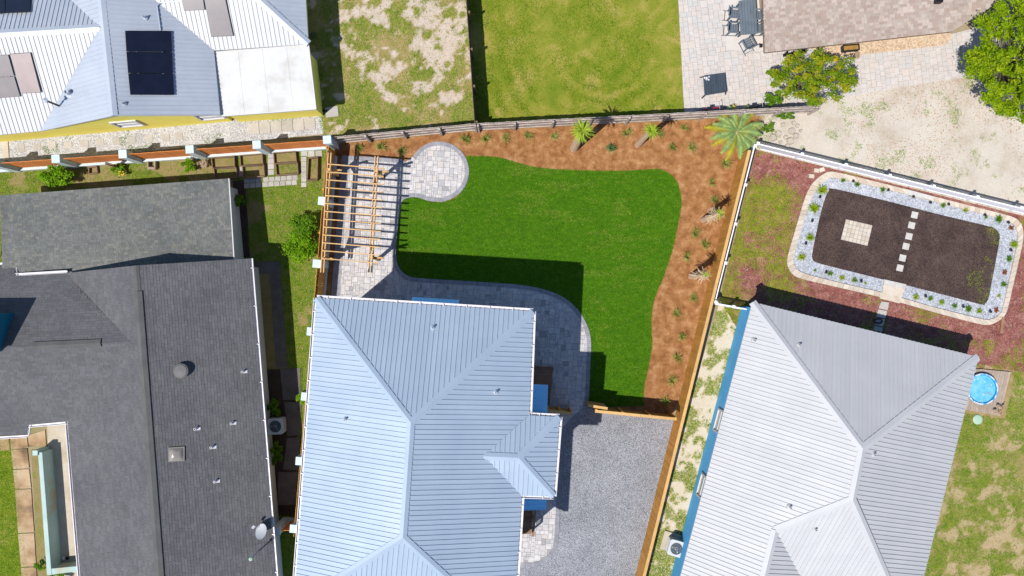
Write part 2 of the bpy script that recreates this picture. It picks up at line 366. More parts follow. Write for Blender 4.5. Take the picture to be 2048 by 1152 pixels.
def sheet_map(name, pts, mat, z, fn, step=.16):
    """ground sheet whose corners carry how bare the soil is there"""
    p = [(q[0], q[1]) for q in pts]; x0, x1 = max(min(a for a, b in p), -34), min(max(a for a, b in p), 34); y0, y1 = max(min(b for a, b in p), -20), min(max(b for a, b in p), 20); mb = MB()
    nx, ny = int((x1-x0)/step)+1, int((y1-y0)/step)+1; gx, gy = np.meshgrid(x0+np.arange(nx+1)*step, y0+np.arange(ny+1)*step, indexing='ij'); ins = inside(p, gx.ravel(), gy.ravel()).reshape(gx.shape)
    for i in range(nx):
        for j in range(ny):
            k = int(ins[i, j])+int(ins[i+1, j])+int(ins[i, j+1])+int(ins[i+1, j+1])
            if k == 4: mb.face([(gx[i, j], gy[i, j], z), (gx[i+1, j], gy[i, j], z), (gx[i+1, j], gy[i, j+1], z), (gx[i, j], gy[i, j+1], z)])
            elif k:
                q = cliprect(p, gx[i, j], gx[i+1, j], gy[i, j], gy[i, j+1])
                if len(q) > 2: mb.face([(v.x, v.y, z) for v in ccw([Vector((a, b, 0)) for a, b in q])])
    o = mb.build(name, mat); V = np.array(mb.v); at = o.data.attributes.new('bare', 'FLOAT', 'POINT'); at.data.foreach_set('value', (1-np.clip(fn(V[:, 0], V[:, 1]), 0, 1)).astype(np.float32))
    return tag(o, kind='structure')
f_sandy = lambda X, Y: np.clip((vnoise(X, Y, 1.7, 2, 6)+.30*(vnoise(X, Y, 7, 21, 3)-.5)+.08*np.clip((10.2-Y)/1.5, 0, 1)-.10*np.exp(-((X+3.6)**2/3+(Y-13)**2/9))-.355)/.16, 0, 1)
f_se = lambda X, Y: np.clip((vnoise(X, Y, 1.6, 3, 6)+.30*(vnoise(X, Y, 6, 22, 3)-.5)+.14*np.exp(-((X-26.2)**2+(Y+8.2)**2)/5)-.37)/.18, 0, 1)
f_strip = lambda X, Y: np.clip((vnoise(X, Y, 1.9, 4, 6)+.30*(vnoise(X, Y, 7, 23, 3)-.5)+.16*np.clip((-11.5-Y)/2, 0, 1)+.05*np.clip((Y+5)/3, 0, 1)-.47)/.12, 0, 1)
def inset(poly, d):                          # move a ccw outline inwards
    out = []; n = len(poly)
    for i in range(n):
        a, b, c_ = poly[i-1], poly[i], poly[(i+1) % n]
        e1 = (b-a).to_2d().normalized(); e2 = (c_-b).to_2d().normalized()
        n1 = Vector((-e1.y, e1.x)); n2 = Vector((-e2.y, e2.x)); m_ = n1+n2
        m_ = m_/max(.3, m_.dot(n1)) if m_.length > 1e-4 else n1
        out.append(Vector((b.x+m_.x*d, b.y+m_.y*d, b.z)))
    return out

# ------------------------------------------------------------------ roofs
def basis(pts):
    n, d = plane(pts[0], pts[1], pts[2]); best = 0
    for i in range(1, len(pts)-1):
        cr = (pts[i]-pts[0]).cross(pts[i+1]-pts[0])
        if cr.length > best: best = cr.length; n = cr.normalized()
    if n.z < 0: n = -n
    u = Vector((0,0,1)).cross(n)
    u = u.normalized() if u.length > 1e-4 else Vector((1,0,0))
    return pts[0], u, n.cross(u), n
def metal_slope(roof, pts, mat, pitch=.229, phase=0.):
    o, u, v, n = basis(pts); p2 = [((p-o).dot(u), (p-o).dot(v)) for p in pts]
    x0 = min(p[0] for p in p2); x1 = max(p[0] for p in p2); y0 = min(p[1] for p in p2)-1; y1 = max(p[1] for p in p2)+1
    x = x0-phase*pitch
    while x < x1:
        mb = MB()
        for a, b, h0, h1 in ((x, x+pitch, -.015, 0.), (x, x+.045, 0., .034)):
            q = cliprect(p2, a, b, y0, y1)
            if len(q) >= 3 and area2(q) > .004:
                top = [o+u*s+v*t+n*h1 for s, t in q]; mb.prism(ccw(top), n*(h0-h1))
        if mb.v: mb.build('roof_panel', mat, roof)
        x += pitch
def shingle_slope(roof, pts, mat, ex=.145, tab=.30):
    o, u, v, n = basis(pts); p2 = [((p-o).dot(u), (p-o).dot(v)) for p in pts]
    x0 = min(p[0] for p in p2); x1 = max(p[0] for p in p2); y0 = min(p[1] for p in p2); y1 = max(p[1] for p in p2)
    mb = MB(); y = y0; row = 0
    while y < y1:
        rowp = cliprect(p2, x0-1, x1+1, y, y+ex)
        if len(rowp) >= 3:
            x = x0-random.random()*tab-.05
            while x < x1:
                wd = tab*random.choice((.55, .8, 1., 1.15, 1.3)); q = cliprect(rowp, x, x+wd-.006, y, y+ex)
                if len(q) >= 3 and area2(q) > .0008:
                    t_ = random.uniform(.012, .02)
                    mb.prism(ccw([o+u*s+v*t+n*(t_-(t-y)*.075) for s, t in q]), n*-.03)
                x += wd
        y += ex; row += 1
    return tag(mb.build('shingles', mat, roof), kind='stuff')
def roof_deck(parent, slopes, mat, drop=.04, th=.14, name='roof'):
    mb = MB()
    for pts in slopes:
        p = ccw(list(pts)); o, u, v, n = basis(p); mb.prism([q-n*drop for q in p], (0,0,-th))
    return mb.build(name, mat, parent)
def cap(roof, p, q, c1, c2, mat, wd=.16, lift=.045, name='ridge_cap'):
    """folded cap along p-q, c1/c2 = a point on each of the two slopes"""
    d = (q-p).normalized(); mb = MB(); sides = []
    for cc in (c1, c2):
        n = d.cross(cc-p).normalized()
        if n.z < 0: n = -n
        s = n.cross(d); s = s if s.dot(cc-p) > 0 else -s
        sides.append((s, n))
    (s1, n1), (s2, n2) = sides; up = Vector((0,0,lift+.012))
    a = [p+s1*wd+n1*lift, p+up, p+s2*wd+n2*lift, p+s2*wd+n2*.0, p+s1*wd+n1*.0]; b = [x+(q-p) for x in a]
    for i in range(5): mb.face([a[i], a[(i+1) % 5], b[(i+1) % 5], b[i]])
    mb.face(a); mb.face(b[::-1])
    return mb.build(name, mat, roof)
def gutter(parent, p, q, outward, straps=1.1, mat=None):
    mat = mat or m_gutter; p, q = Vector(p), Vector(q); d = (q-p).normalized(); s = Vector((d.y, -d.x, 0)); s = s if s.dot(Vector(outward)) > 0 else -s
    z = Vector((0,0,1)); mb = MB(); Ln = (q-p).length
    mb.box((p+q)/2+s*.13-z*.05, d*(Ln/2), s*.012, z*.05); mb.box((p+q)/2+s*.07-z*.105, d*(Ln/2), s*.07, z*.008); mb.box((p+q)/2+s*.008-z*.06, d*(Ln/2), s*.008, z*.04)
    g = mb.build('gutter', mat, parent); x = .5
    while x < Ln and straps:
        b = MB(); b.box(p+d*x+s*.068+z*.004, d*.02, s*.07, z*.006); b.build('strap', mat, g); x += straps
    return g
def vent_pipe(parent, px, py, pl, mat=None, r=.05, h=.32, name='vent_pipe'):
    b = PP(px, py, pl); mb = MB(); mb.lathe(b, [(r*2.4, -.02), (r*2.2, .04), (r*1.15, .10), (r, .12), (r, h), (r*.75, h), (r*.75, h-.1), (0.001, h-.1)], 12)
    return mb.build(name, mat or m_galv, parent)
def walls(parent, poly, z1, mat, name='wall', z0=0.0):
    mb = MB(); mb.prism([Vector((p.x, p.y, z1)) for p in ccw(poly)], (0,0,z0-z1)); return mb.build(name, mat, parent)

# ================================================================== GROUND
mb = MB(); mb.face([(-300,-300,-.03), (300,-300,-.03), (300,300,-.03), (-300,300,-.03)]); tag(mb.build('ground', m_base), kind='structure')
LAWN = smooth_px([(933,312),(985,313),(1010,318),(1060,332),(1110,338),(1180,341),(1260,341),(1312,338),(1334,344),(1352,360),(1361,384),(1363,410),(1357,445),(1345,500),(1326,556),(1309,598),(1303,640),(1304,690),(1298,730),(1289,770),(1287,812)], 4, False) + \
       smooth_px([(1178,815),(1178,780),(1182,690),(1176,655),(1152,615),(1112,587),(1050,571),(950,563),(850,557),(815,551),(797,532),(792,505),(794,470),(799,430),(804,404),(815,396),(835,395),(858,402),(885,404),(912,394),(929,374),(937,345)], 4, False)
lawnW = GS(LAWN)
YARD = GS([(664,288),(800,276),(955,261.5),(1160,251),(1400,239),(1530,232),(1503,300),(1430,563),(1345,832),(1184,815),(1140,815),(1000,700),(640,620)])
sheet('pine_straw_bed', YARD, m_straw, .0)
sheet('lawn', lawnW, m_lawn, .008)
PARK = GS([(1100,812),(1184,815.5),(1352,833),(1264,1190),(980,1190),(1000,830)]); sheet('gravel_drive', PARK, m_gravel, .004)
NLAWN = GS([(925,-60),(1352,-60),(1370,232),(1160,246),(956,260)]); sheet('north_lawn', NLAWN, m_nlawn, .004)
SANDY = GS([(560,-60),(925,-60),(956,260),(800,276),(652,286),(600,120)]); sheet_map('bare_yard', SANDY, m_patch, .004, f_sandy)
NWG = GS([(-80,276),(0,268),(300,240),(520,226),(640,212),(648,268),(400,292),(200,312),(-80,332)]); sheet('white_gravel_strip', NWG, m_wgravel, .008)
NESAND = GS([(1520,215),(1700,150),(2200,120),(2200,470),(1515,300)]); sheet('shell_sand', NESAND, m_sand, .004)
GARDEN = GS([(1512,300),(2200,470),(2200,800),(2010,750),(1500,700),(1440,600)]); sheet('red_mulch_ground', GARDEN, m_rmulch, .008)
SEYARD = GS([(1700,760),(1960,728),(2010,738),(2200,770),(2200,1250),(1700,1250)]); sheet_map('patchy_yard', SEYARD, m_patch2, .012, f_se)
STRIP = GS([(1440,602),(1560,620),(1460,1190),(1262,1190)]); sheet_map('side_yard', STRIP, m_strip, .002, f_strip)
BACK = GS([(-80,340),(200,318),(400,302),(640,285),(652,300),(636,620),(620,900),(590,1190),(520,1190),(460,540),(-80,560)]); sheet('west_yard', BACK, m_dirt, .004)
SWL = GS([(-80,880),(30,880),(60,1190),(-80,1190)]); sheet('southwest_lawn', SWL, m_nlawn, .004)
SIDE = GS([(515,740),(606,735),(604,880),(592,1068),(520,1068)]); sheet('shaded_side_path', SIDE, m_shade, .01)

# ---- garden beyond the white fence: edging stones, gravel ring, soil bed
z3 = lambda x, y: (1536+x/3, 300+y/3)
ringO = smooth_px([z3(*p) for p in [(300,165),(345,140),(400,133),(700,205),(1000,282),(1300,358),(1440,395),(1500,425),(1527,490),(1515,590),(1470,790),(1425,975),(1385,1020),(1330,1047),(1270,1045),(1000,975),(700,890),(400,820),(190,770),(135,735),(112,680),(120,620),(170,450),(215,300),(250,220)]], 4)
ringI = smooth_px([z3(*p) for p in [(345,182),(395,168),(700,235),(1000,312),(1300,388),(1420,420),(1470,450),(1495,500),(1485,590),(1442,780),(1400,960),(1370,998),(1320,1018),(1270,1012),(1000,945),(700,860),(400,790),(200,735),(160,700),(150,660),(155,620),(205,450),(250,310),(290,230)]], 4)
soilP = smooth_px([z3(*p) for p in [(395,233),(700,303),(1000,380),(1300,452),(1350,465),(1385,500),(1385,560),(1340,800),(1322,890),(1300,922),(1270,925),(1000,855),(700,780),(400,705),(290,675),(265,650),(268,600),(310,400),(345,280),(365,245)]], 4)
sheet('gravel_ring', GS(ringI), m_ring, .016); sheet('soil_bed', GS(soilP), m_soil, .024)
edg = thing('stone_edging', 'tan stone kerb edging the rounded gravel and soil bed', 'edging', G(1775,490))
def stones(parent, outer, inner, step, h, mat, name='edging_stone', closed=True, z=0., gap=.006, jit=.0):
    """row of stones between two matching outlines"""
    O = GS(outer); cen = GS(inner); n = len(O)
    def resample(P, m_):
        Q = P+[P[0]] if closed else P; ls = [0]
        for i in range(len(Q)-1): ls.append(ls[-1]+(Q[i+1]-Q[i]).length)
        out = []
        for k in range(m_+1):
            t = ls[-1]*k/m_; i = max(j for j in range(len(Q)-1) if ls[j] <= t+1e-9); out.append(Q[i].lerp(Q[i+1], (t-ls[i])/max(1e-6, ls[i+1]-ls[i])))
        return out
    tot = sum((O[(i+1) % n]-O[i]).length for i in range(n if closed else n-1)); m_ = int(tot/step); A = resample(O, m_); B = resample(cen, m_)
    for k in range(m_):
        a0, a1, b0, b1 = A[k], A[k+1], B[k], B[k+1]; g = gap/max(.05, (a1-a0).length); jz = Vector((0,0,z+h+random.uniform(-jit, jit)))
        q = [a0.lerp(a1, g)+jz, a0.lerp(a1, 1-g)+jz, b0.lerp(b1, 1-g)+jz, b0.lerp(b1, g)+jz]
        yield MB().prism(ccw(q), (0,0,-h-.02))
for s_ in stones(edg, ringO, ringI, .30, .10, m_edge, jit=.012): s_.build('edging_stone', m_edge, edg)

# ---- pavers
def pavers(parent, poly, ang, unit, z, mat, nind, sizes, th=.05, sub='pavers'):
    ca, sa = math.cos(ang), math.sin(ang); rot = lambda p: (p[0]*ca+p[1]*sa, -p[0]*sa+p[1]*ca); inv = lambda x, y: Vector((x*ca-y*sa, x*sa+y*ca, z))
    P2 = [rot(p) for p in poly]; x0 = min(p[0] for p in P2); y0 = min(p[1] for p in P2)
    nx = int((max(p[0] for p in P2)-x0)/unit)+2; ny = int((max(p[1] for p in P2)-y0)/unit)+2; used = np.zeros((nx+4, ny+4), bool); out = []
    for j in range(ny):
        for i in range(nx):
            if used[i, j]: continue
            opts = list(sizes); random.shuffle(opts)
            for sw, sh in opts+[(1, 1)]:
                if not used[i:i+sw, j:j+sh].any(): break
            used[i:i+sw, j:j+sh] = True
            a, b, c_, d = x0+i*unit, x0+(i+sw)*unit, y0+j*unit, y0+(j+sh)*unit; g = .006
            cx = np.array([a, b, b, a]); cy = np.array([c_, c_, d, d]); ok = inside(P2, cx, cy)
            if ok.all(): out.append((sw*sh, (a+g, b-g, c_+g, d-g), None))
            elif ok.any():
                q = cliprect(P2, a+g, b-g, c_+g, d-g)
                if len(q) >= 3 and area2(q) > .006: out.append((0, None, q))
    out.sort(key=lambda t: -t[0]); cache = {}; mb = MB(); nn = 0
    for ar, r, q in out:
        dz = random.uniform(-.003, .003)
        if r and nn < nind:
            key = (round(r[1]-r[0], 3), round(r[3]-r[2], 3))
            if key not in cache:
                b_ = MB(); hw, hh = key[0]/2, key[1]/2; bv = .012
                lo = [(-hw,-hh), (hw,-hh), (hw,hh), (-hw,hh)]; hi = [(-hw+bv,-hh+bv), (hw-bv,-hh+bv), (hw-bv,hh-bv), (-hw+bv,hh-bv)]
                b_.v = [(x, y, -.008) for x, y in lo]+[(x, y, 0) for x, y in hi]+[(x, y, -th) for x, y in lo]
                b_.f = [(4,5,6,7)]+[(k, (k+1) % 4, 4+(k+1) % 4, 4+k) for k in range(4)]+[(8+k, 8+(k+1) % 4, (k+1) % 4, k) for k in range(4)]
                me = bpy.data.meshes.new('paver'); me.from_pydata(b_.v, [], b_.f); me.materials.append(mat); cache[key] = me
            p = inv((r[0]+r[1])/2, (r[2]+r[3])/2); inst('paver', cache[key], parent, Vector((p.x, p.y, z+dz))-parent.location, ang); nn += 1
        else:
            q = q or [(r[0], r[2]), (r[1], r[2]), (r[1], r[3]), (r[0], r[3])]
            mb.prism(ccw([inv(*s)+Vector((0,0,dz)) for s in q]), (0,0,-th))
    if mb.v: tag(mb.build(sub, mat, parent), kind='stuff')
circ = lambda cx, cy, r, a0, a1, n: [(cx+r*math.cos(math.radians(a0+(a1-a0)*k/n)), cy+r*math.sin(math.radians(a0+(a1-a0)*k/n))) for k in range(n+1)]
circle_arc = circ(878, 343, 60, -152, 75, 26)          # clockwise over the top, screen angles
south_edge = smooth_px([(885,404),(858,402),(835,395),(815,396),(804,404),(799,430),(794,470),(792,505),(797,532),(815,551),(850,557),(950,563),(1050,571),(1112,587),(1152,615),(1176,655),(1182,690),(1180,740),(1178,790),(1172,820),(1157,834),(1136,856),(1128,880),(1124,942),(1120,1008),(1118,1062),(1112,1098),(1096,1119),(1073,1131),(1036,1134)], 5, False)
top_edge = [(684,311),(740,314),(800,318),(812,324)]
PATIO_PX = top_edge + [p for p in circle_arc if p[0] > 815] + south_edge + [(1000,1134),(1004,640),(650,625),(662,600)]
patioW = ccw(GS(PATIO_PX))
patio = sheet('patio', patioW, m_paverj, .014); patio.name = 'patio'
pavers(patio, patioW, math.radians(-3.4), .115, .046, m_paver, 300, [(2,2),(3,2),(2,3),(3,3),(3,3),(2,2),(1,2),(2,1)])
# border courses of charcoal bricks
def border(path_px, wd, z, parent, mat, step=.115, left=True, name='border_bricks'):
    P = GS(path_px); mb = MB(); acc = []; 
    L_ = [0]
    for i in range(len(P)-1): L_.append(L_[-1]+(P[i+1]-P[i]).length)
    def at(t):
        i = max(j for j in range(len(P)-1) if L_[j] <= t+1e-9); return P[i].lerp(P[i+1], (t-L_[i])/max(1e-6, L_[i+1]-L_[i]))
    m_ = int(L_[-1]/step); pts = [at(L_[-1]*k/m_) for k in range(m_+1)]; nor = []
    for k in range(m_+1):
        d = (pts[min(k+2, m_)]-pts[max(k-2, 0)]).normalized(); nor.append(Vector((-d.y, d.x, 0))*(1 if left else -1))
    for k in range(m_):
        a, b = pts[k], pts[k+1]; zz = Vector((0,0,z+random.uniform(-.003, .003)))
        mb.prism(ccw([a.lerp(b, .05)+zz, a.lerp(b, .95)+zz, b.lerp(a, .05)+nor[k+1]*wd+zz, a.lerp(b, .05)+nor[k]*wd+zz]), (0,0,-.055))
    return tag(mb.build(name, mat, parent), kind='stuff')
border([(684,311),(740,314),(800,318),(812,324)], .23, .056, patio, m_border, left=False)
border([p for p in circle_arc if p[0] > 815]+south_edge, .23, .056, patio, m_border, left=False)
border([(662,600),(684,311)], .24, .054, patio, m_border, left=False)
border([(670,600),(691.5,311)], .24, .052, patio, m_border, left=False)
# neighbour's blush paver terrace
NPAT = GS([(1353,-60),(1620,-60),(1620,92),(1720,90),(1895,70),(1935,60),(2048,20),(2200,-30),(2200,110),(1905,158),(1720,188),(1560,222),(1369,234)])
terrace = sheet('paver_terrace', NPAT, mk('terrace joint sand', [c(204,192,184), c(214,204,196)], 3, 4, .95), .008)
pavers(terrace, ccw(NPAT), math.radians(7), .135, .036, m_npaver, 300, [(2,2),(3,2),(2,3),(2,2),(3,3)])
slab = MB(); slab.prism(ccw(GS([(1446,-40),(1545,-40),(1545,104),(1453,100)], .06)), (0,0,-.06)); tag(slab.build('terrace_slab', mk('pale terrace concrete', [c(222,212,204), c(232,224,216)], 1.2, 7, .9, fine=.04, fscale=16)), kind='structure')
shellb = MB(); shellb.face([tuple(p) for p in ccw(GS([(1620,96),(1900,62),(1905,76),(1890,90),(1720,110),(1650,118)], .042))]); tag(shellb.build('shell_bed', mk('tan shell', [c(216,184,150), c(232,206,176)], 2, 8, .95, fscale=14, vor=.25, bump=.6)), kind='structure')

# ================================================================== HOUSES
# ---- main house: pale blue metal hip roof, two storeys
EZ, RZ = 7.0, 9.0
hs = thing('house', 'two storey house with pale blue ribbed metal hip roof beside the paver patio', 'house', G(830,850))
A = G(822,845,RZ); B = G(806,1075,RZ)
nw, ne = G(633,596,EZ), G(1066,623,EZ); sw = G(586,1220,EZ); se = G(1028,1220,EZ)
plW = plane(A, B, nw); plN = plane(A, nw, ne); plE = plane(A, B, ne)
e1 = PP(1058,831,plE); v0 = PP(968,912,plE); e2 = PP(1043,991,plE); e3 = PP(1030,1200,plE)
w3 = PP(588,1200,plW); bW = PP(640,1180,plW); bE = PP(920,1180,plE); plS = plane(B, bW, bE)
wr = Vector(G(1037,915,v0.z)); wne = G(1119,834,EZ); wse = G(1107,993,EZ)
s_W = [A, nw, w3, bW, B]; s_N = [A, ne, nw]; s_E = [A, B, bE, e3, e2, v0, e1, ne]; s_S = [B, bW, bE]
w_N = [v0, e1, wne, wr]; w_E = [wr, wne, wse]; w_S = [v0, wr, wse, e2]
rf = roof_deck(hs, [s_W, s_N, s_E, s_S, w_N, w_E, w_S], m_fascia)
for sl in (s_W, s_N, s_E, s_S, w_N, w_E, w_S): metal_slope(rf, sl, m_metal)
cW, cN, cE, cS = (sum(s, Vector())/len(s) for s in (s_W, s_N, s_E, s_S)); dN, dE, dS = (sum(s, Vector())/len(s) for s in (w_N, w_E, w_S))
for p, q, a, b in ((A, B, cW, cE), (A, nw, cW, cN), (A, ne, cN, cE), (B, bW, cW, cS), (B, bE, cE, cS), (v0, wr, dN, dS), (wr, wne, dN, dE), (wr, wse, dE, dS)): cap(rf, p, q, a, b, m_metal, .17)
for p, q, o in ((nw, ne, (0,1,0)), (w3, nw, (-1,0,0)), (ne, e1, (1,0,0)), (wne, wse, (1,0,0)), (e2, e3, (1,0,0)), (wse, e2, (0,-1,0)), (e1, wne, (0,1,0))): gutter(hs, p, q, o)
fp = ccw([nw, ne, e1, wne, wse, e2, e3, w3]); walls(hs, inset(fp, .42), EZ-.06, m_bluew)
for x, y, pl in ((866,655,plN), (992,784,plE), (691,838,plW)): vent_pipe(hs, x, y, pl, h=.3)
def awning(name, pts, mat, parent, post=None):
    n_ = thing(name[0], name[1], 'awning', G(*post)) if post else parent
    r = roof_deck(n_, [pts], m_fascia, .02, .08); metal_slope(r, pts, mat); return n_
def shed(z_lo, z_hi, px4):                  # four pixel corners: two high, two low
    return [G(*px4[0], z_hi), G(*px4[1], z_hi), G(*px4[2], z_lo), G(*px4[3], z_lo)]
for pts in (shed(2.9, 3.3, [(824,614),(918,620),(918,600),(824,594)]), shed(2.9, 3.35, [(1050,768),(1050,828),(1094,829),(1096,770)]), shed(2.9, 3.2, [(1040,985),(1040,1021),(1092,1019),(1094,985)])):
    r = roof_deck(hs, [pts], m_fascia, .02, .08, name='porch_roof'); metal_slope(r, pts, m_porch)
def deck(name, label, px, z, ang, mat, n=None, wd=.14, mitre=False):
    P = ccw(GS(px, z)); t = thing(name, label, 'deck', (sum((p.x for p in P))/len(P), sum((p.y for p in P))/len(P), 0))
    ca, sa = math.cos(ang), math.sin(ang); P2 = [(p.x*ca+p.y*sa, -p.x*sa+p.y*ca) for p in P]; y = min(p[1] for p in P2); y1 = max(p[1] for p in P2); xs = [p[0] for p in P2]
    while y < y1:
        q = cliprect(P2, min(xs)-1, max(xs)+1, y+.004, min(y+wd-.004, y1))
        if len(q) >= 3 and area2(q) > .01:
            m_ = MB(); m_.prism(ccw([Vector((a*ca-b*sa, a*sa+b*ca, z+random.uniform(-.003,.003))) for a, b in q]), (0,0,-.035)); m_.build('plank', mat, t)
        y += wd
    fr = MB(); Q = inset(P, .05); fr.prism([Vector((p.x, p.y, z-.04)) for p in Q], (0,0,-(z-.04))); fr.build('deck_frame', m_greyd, t); return t
deck('porch_deck', 'brown plank porch deck under the east eave by the porch roof', [(1052,731),(1107,734),(1098,816),(1052,816)], .35, 0, m_deck)
deck('porch_deck', 'brown plank porch deck by the gravel drive below the roof wing', [(1000,1012),(1066,1012),(1062,1068),(1000,1068)], .5, 0, m_deck)
rail = MB(); rail.beam(G(1071,1018,1.3), G(1066,1072,1.3), .12, .05)
rt = thing('porch_railing', 'brown timber railing along the porch deck by the gravel drive', 'railing', G(1066,1045)); rail.build('handrail', m_deck, rt)
for k in range(3):
    m_ = MB(); b = G(1071,1018,1.275).lerp(G(1066,1072,1.275), k/2); m_.box((b.x, b.y, .64), (.045,0,0), (0,.045,0), (0,0,.64)); m_.build('post', m_deck, rt)
for k in range(14):
    m_ = MB(); b = G(1071,1018,1.275).lerp(G(1066,1072,1.275), (k+.5)/14); m_.box((b.x, b.y, .88), (.018,0,0), (0,.018,0), (0,0,.39)); m_.build('baluster', m_deck, rt)

# ---- house with sky blue walls, white metal roof
ez, rz = 2.75, 6.0
hb = thing('house', 'single storey house with sky blue walls and white ribbed metal roof', 'house', G(1640,900))
A = G(1725,897,rz); B = G(1705,1000,rz); nw = G(1505,604,ez); ne = G(1957,714,ez)
w_ = G(1361,1152,ez); e_ = G(1848,1152,ez)
plW = plane(A, nw, w_); plN = plane(A, nw, ne); plE = plane(A, ne, e_)
B = PP(1705,1000,plW); Bq = PP(1551,1060,plW); C1 = PP(1529,1152,plW); C2 = PP(1512,1220,plW); wS = PP(1343,1220,plW)
SE = PP(1772,1152,plE); SE2 = PP(1800,1216,plE); eS = PP(1831,1220,plE); plS = plane(B, Bq, SE)
V1 = PP(1600,1152,plS); V2 = PP(1637,1220,plS); plT = plane(Bq, C1, V1); C2b = PP(1512,1220,plT)
s_W = [A, nw, wS, C2, C1, Bq, B]; s_N = [A, ne, nw]; s_E = [A, PP(1705,1000,plE), SE, SE2, eS, ne]; s_S = [B, Bq, V1, V2, PP(1800,1216,plS), SE]; s_T = [Bq, C1, C2b, PP(1637,1220,plT), V1]
rf = roof_deck(hb, [s_W, s_N, s_E, s_S, s_T], m_fascia)
for sl in (s_W, s_N, s_E, s_S, s_T): metal_slope(rf, sl, m_white)
cW, cN, cE, cS, cT = (sum(s, Vector())/len(s) for s in (s_W, s_N, s_E, s_S, s_T))
for p, q, a, b in ((A, B, cW, cE), (A, nw, cW, cN), (A, ne, cN, cE), (B, Bq, cW, cS), (B, SE2, cE, cS), (Bq, C2, cW, cT)): cap(rf, p, q, a, b, m_white, .2, .05)
fpb = inset(ccw([nw, ne, eS, wS]), .24); walls(hb, fpb, ez-.02, m_blueh)
for x, y, pl, r in ((1508,680,plW,.06), (1579,1013,plW,.06), (1747,908,plE,.06), (1598,690,plN,.05), (1630,1058,plS,.05)): vent_pipe(hb, x, y, pl, m_white, r, .25)
def wall_window(parent, a, b, t, wd, z0, z1, frame=m_fascia):   # window on the wall a-b (outside on the left of a->b reversed), t along it
    d = (b-a); d.z = 0; d.normalize(); n = Vector((d.y, -d.x, 0)); p = a.lerp(b, t); p.z = 0
    fr = MB(); zc = (z0+z1)/2; z = Vector((0,0,1)); hh = (z1-z0)/2
    for s in (-1, 1):
        fr.box(p+d*(s*wd/2)+n*.03+z*zc, d*.05, n*.04, z*(hh+.05)); fr.box(p+n*.03+z*(zc+s*hh), d*(wd/2-.05), n*(.05 if s < 0 else .04), z*.05)
    fr.box(p+n*.025+z*zc, d*(wd/2-.05), n*.025, z*.02)
    f = fr.build('window', frame, parent); g = MB(); g.box(p+n*.012+z*zc, d*(wd/2-.052), n*.006, z*(hh-.052)); g.build('pane', m_glass, f)
# footprint order is ccw: find west wall edge
def edge_of(fp, pick): return max(((fp[i], fp[(i+1) % len(fp)]) for i in range(len(fp))), key=pick)
wa, wb = edge_of(fpb, lambda e: -(e[0].x+e[1].x))
for py in (842, 972):
    gy = G(1400, py, 1.5).y; t = (gy-wa.y)/(wb.y-wa.y); wall_window(hb, wa, wb, t, 1.15, 1.0, 2.3)

# ---- charcoal shingled house on the west side
ez, rz = 2.7, 4.6
hg = thing('house', 'long charcoal shingled gable roof house with white gutters and a west wing', 'house', G(330,850))
R0 = G(272,531,rz); R1 = G(325,1220,rz); E0 = G(500,517,ez); E1 = G(556,1220,ez); W0 = G(135,843,ez); W1 = G(166,1220,ez)
plE = plane(R0, R1, E0); plW = plane(R0, R1, W0); R0 = PP(272,531,plE)
V = PP(262,683,plW); wr = G(-90,699,V.z); plNn = plane(V, wr, G(30,552,ez+.05)); plSs = plane(V, wr, G(135,843,ez))
nW = PP(133,546,plW)
s_E = [R0, R1, PP(556,1220,plE), PP(500,517,plE)]; s_W = [R0, nW, V, W0, PP(166,1220,plW), R1]
s_N = [V, PP(133,546,plNn), PP(30,552,plNn), PP(28,530,plNn), PP(-90,533,plNn), wr]; s_S = [V, wr, PP(-90,878,plSs), PP(53,870,plSs), PP(56,850,plSs), W0]
rf = roof_deck(hg, [s_E, s_W, s_N, s_S], m_fascia, .03, .16)
for sl in (s_E, s_W, s_N, s_S): shingle_slope(rf, sl, m_shing)
cE, cW, cN, cS = (sum(s, Vector())/len(s) for s in (s_E, s_W, s_N, s_S))
rv0, rv1 = R0.lerp(R1, .075), R0.lerp(R1, 1)
cap(rf, rv0, rv1, cE, cW, m_shingc, .19, .09, 'ridge_vent'); cap(rf, R0, rv0, cE, cW, m_shingc, .13, .03)
q0, q1 = PP(68,696,plNn), PP(205,686,plNn); q0.z = q1.z = V.z; q0 = wr.lerp(V, .44); q1 = wr.lerp(V, .83)
cap(rf, q0, q1, cN, cS, m_shingc, .17, .09, 'ridge_vent')
gutter(hg, E0, s_E[2], (1,0,0), 2.0); gutter(hg, W1, W0, (-1,0,0), 0)
for a, b, o in ((nW, s_N[2], (0,1,0)), (s_N[2], s_N[3], (1,0,0)), (s_N[3], s_N[4], (0,1,0)), (W0, s_S[4], (0,-1,0)), (s_S[4], s_S[3], (1,0,0)), (s_S[3], s_S[2], (0,-1,0))): gutter(hg, a, b, o, 0)
fpg = inset(ccw([E0, s_E[2], W1, W0, G(-90,876,ez), G(-90,545,ez), nW.lerp(E0, 0)]), .38); walls(hg, fpg, ez-.05, m_teal)
gm = MB(); ga, gb = s_E[3], nW; gm.prism([Vector((gb.x+.6, gb.y-.2, ez-.1)), Vector((ga.x-.5, ga.y-.2, ez-.1)), Vector((R0.x, R0.y-.2, rz-.25))], (0,-.12,0)); gm.build('gable_wall', m_teal, hg)
tv = MB(); b = PP(365,741,plE); tv.lathe(b, [(.38,-.12), (.38,.0), (.31,.02), (.31,.2), (.39,.2), (.39,.25), (.3,.3), (.001,.33)], 28); tv.build('round_vent', mk('grey vent metal', [c(112,110,108)], 2, 3, .6), hg)
sk = MB(); b = PP(353,908,plE); ex_ = plE[0]; uu = Vector((0,1,0)); uu = (uu-ex_*uu.dot(ex_)).normalized(); vv = uu.cross(ex_)
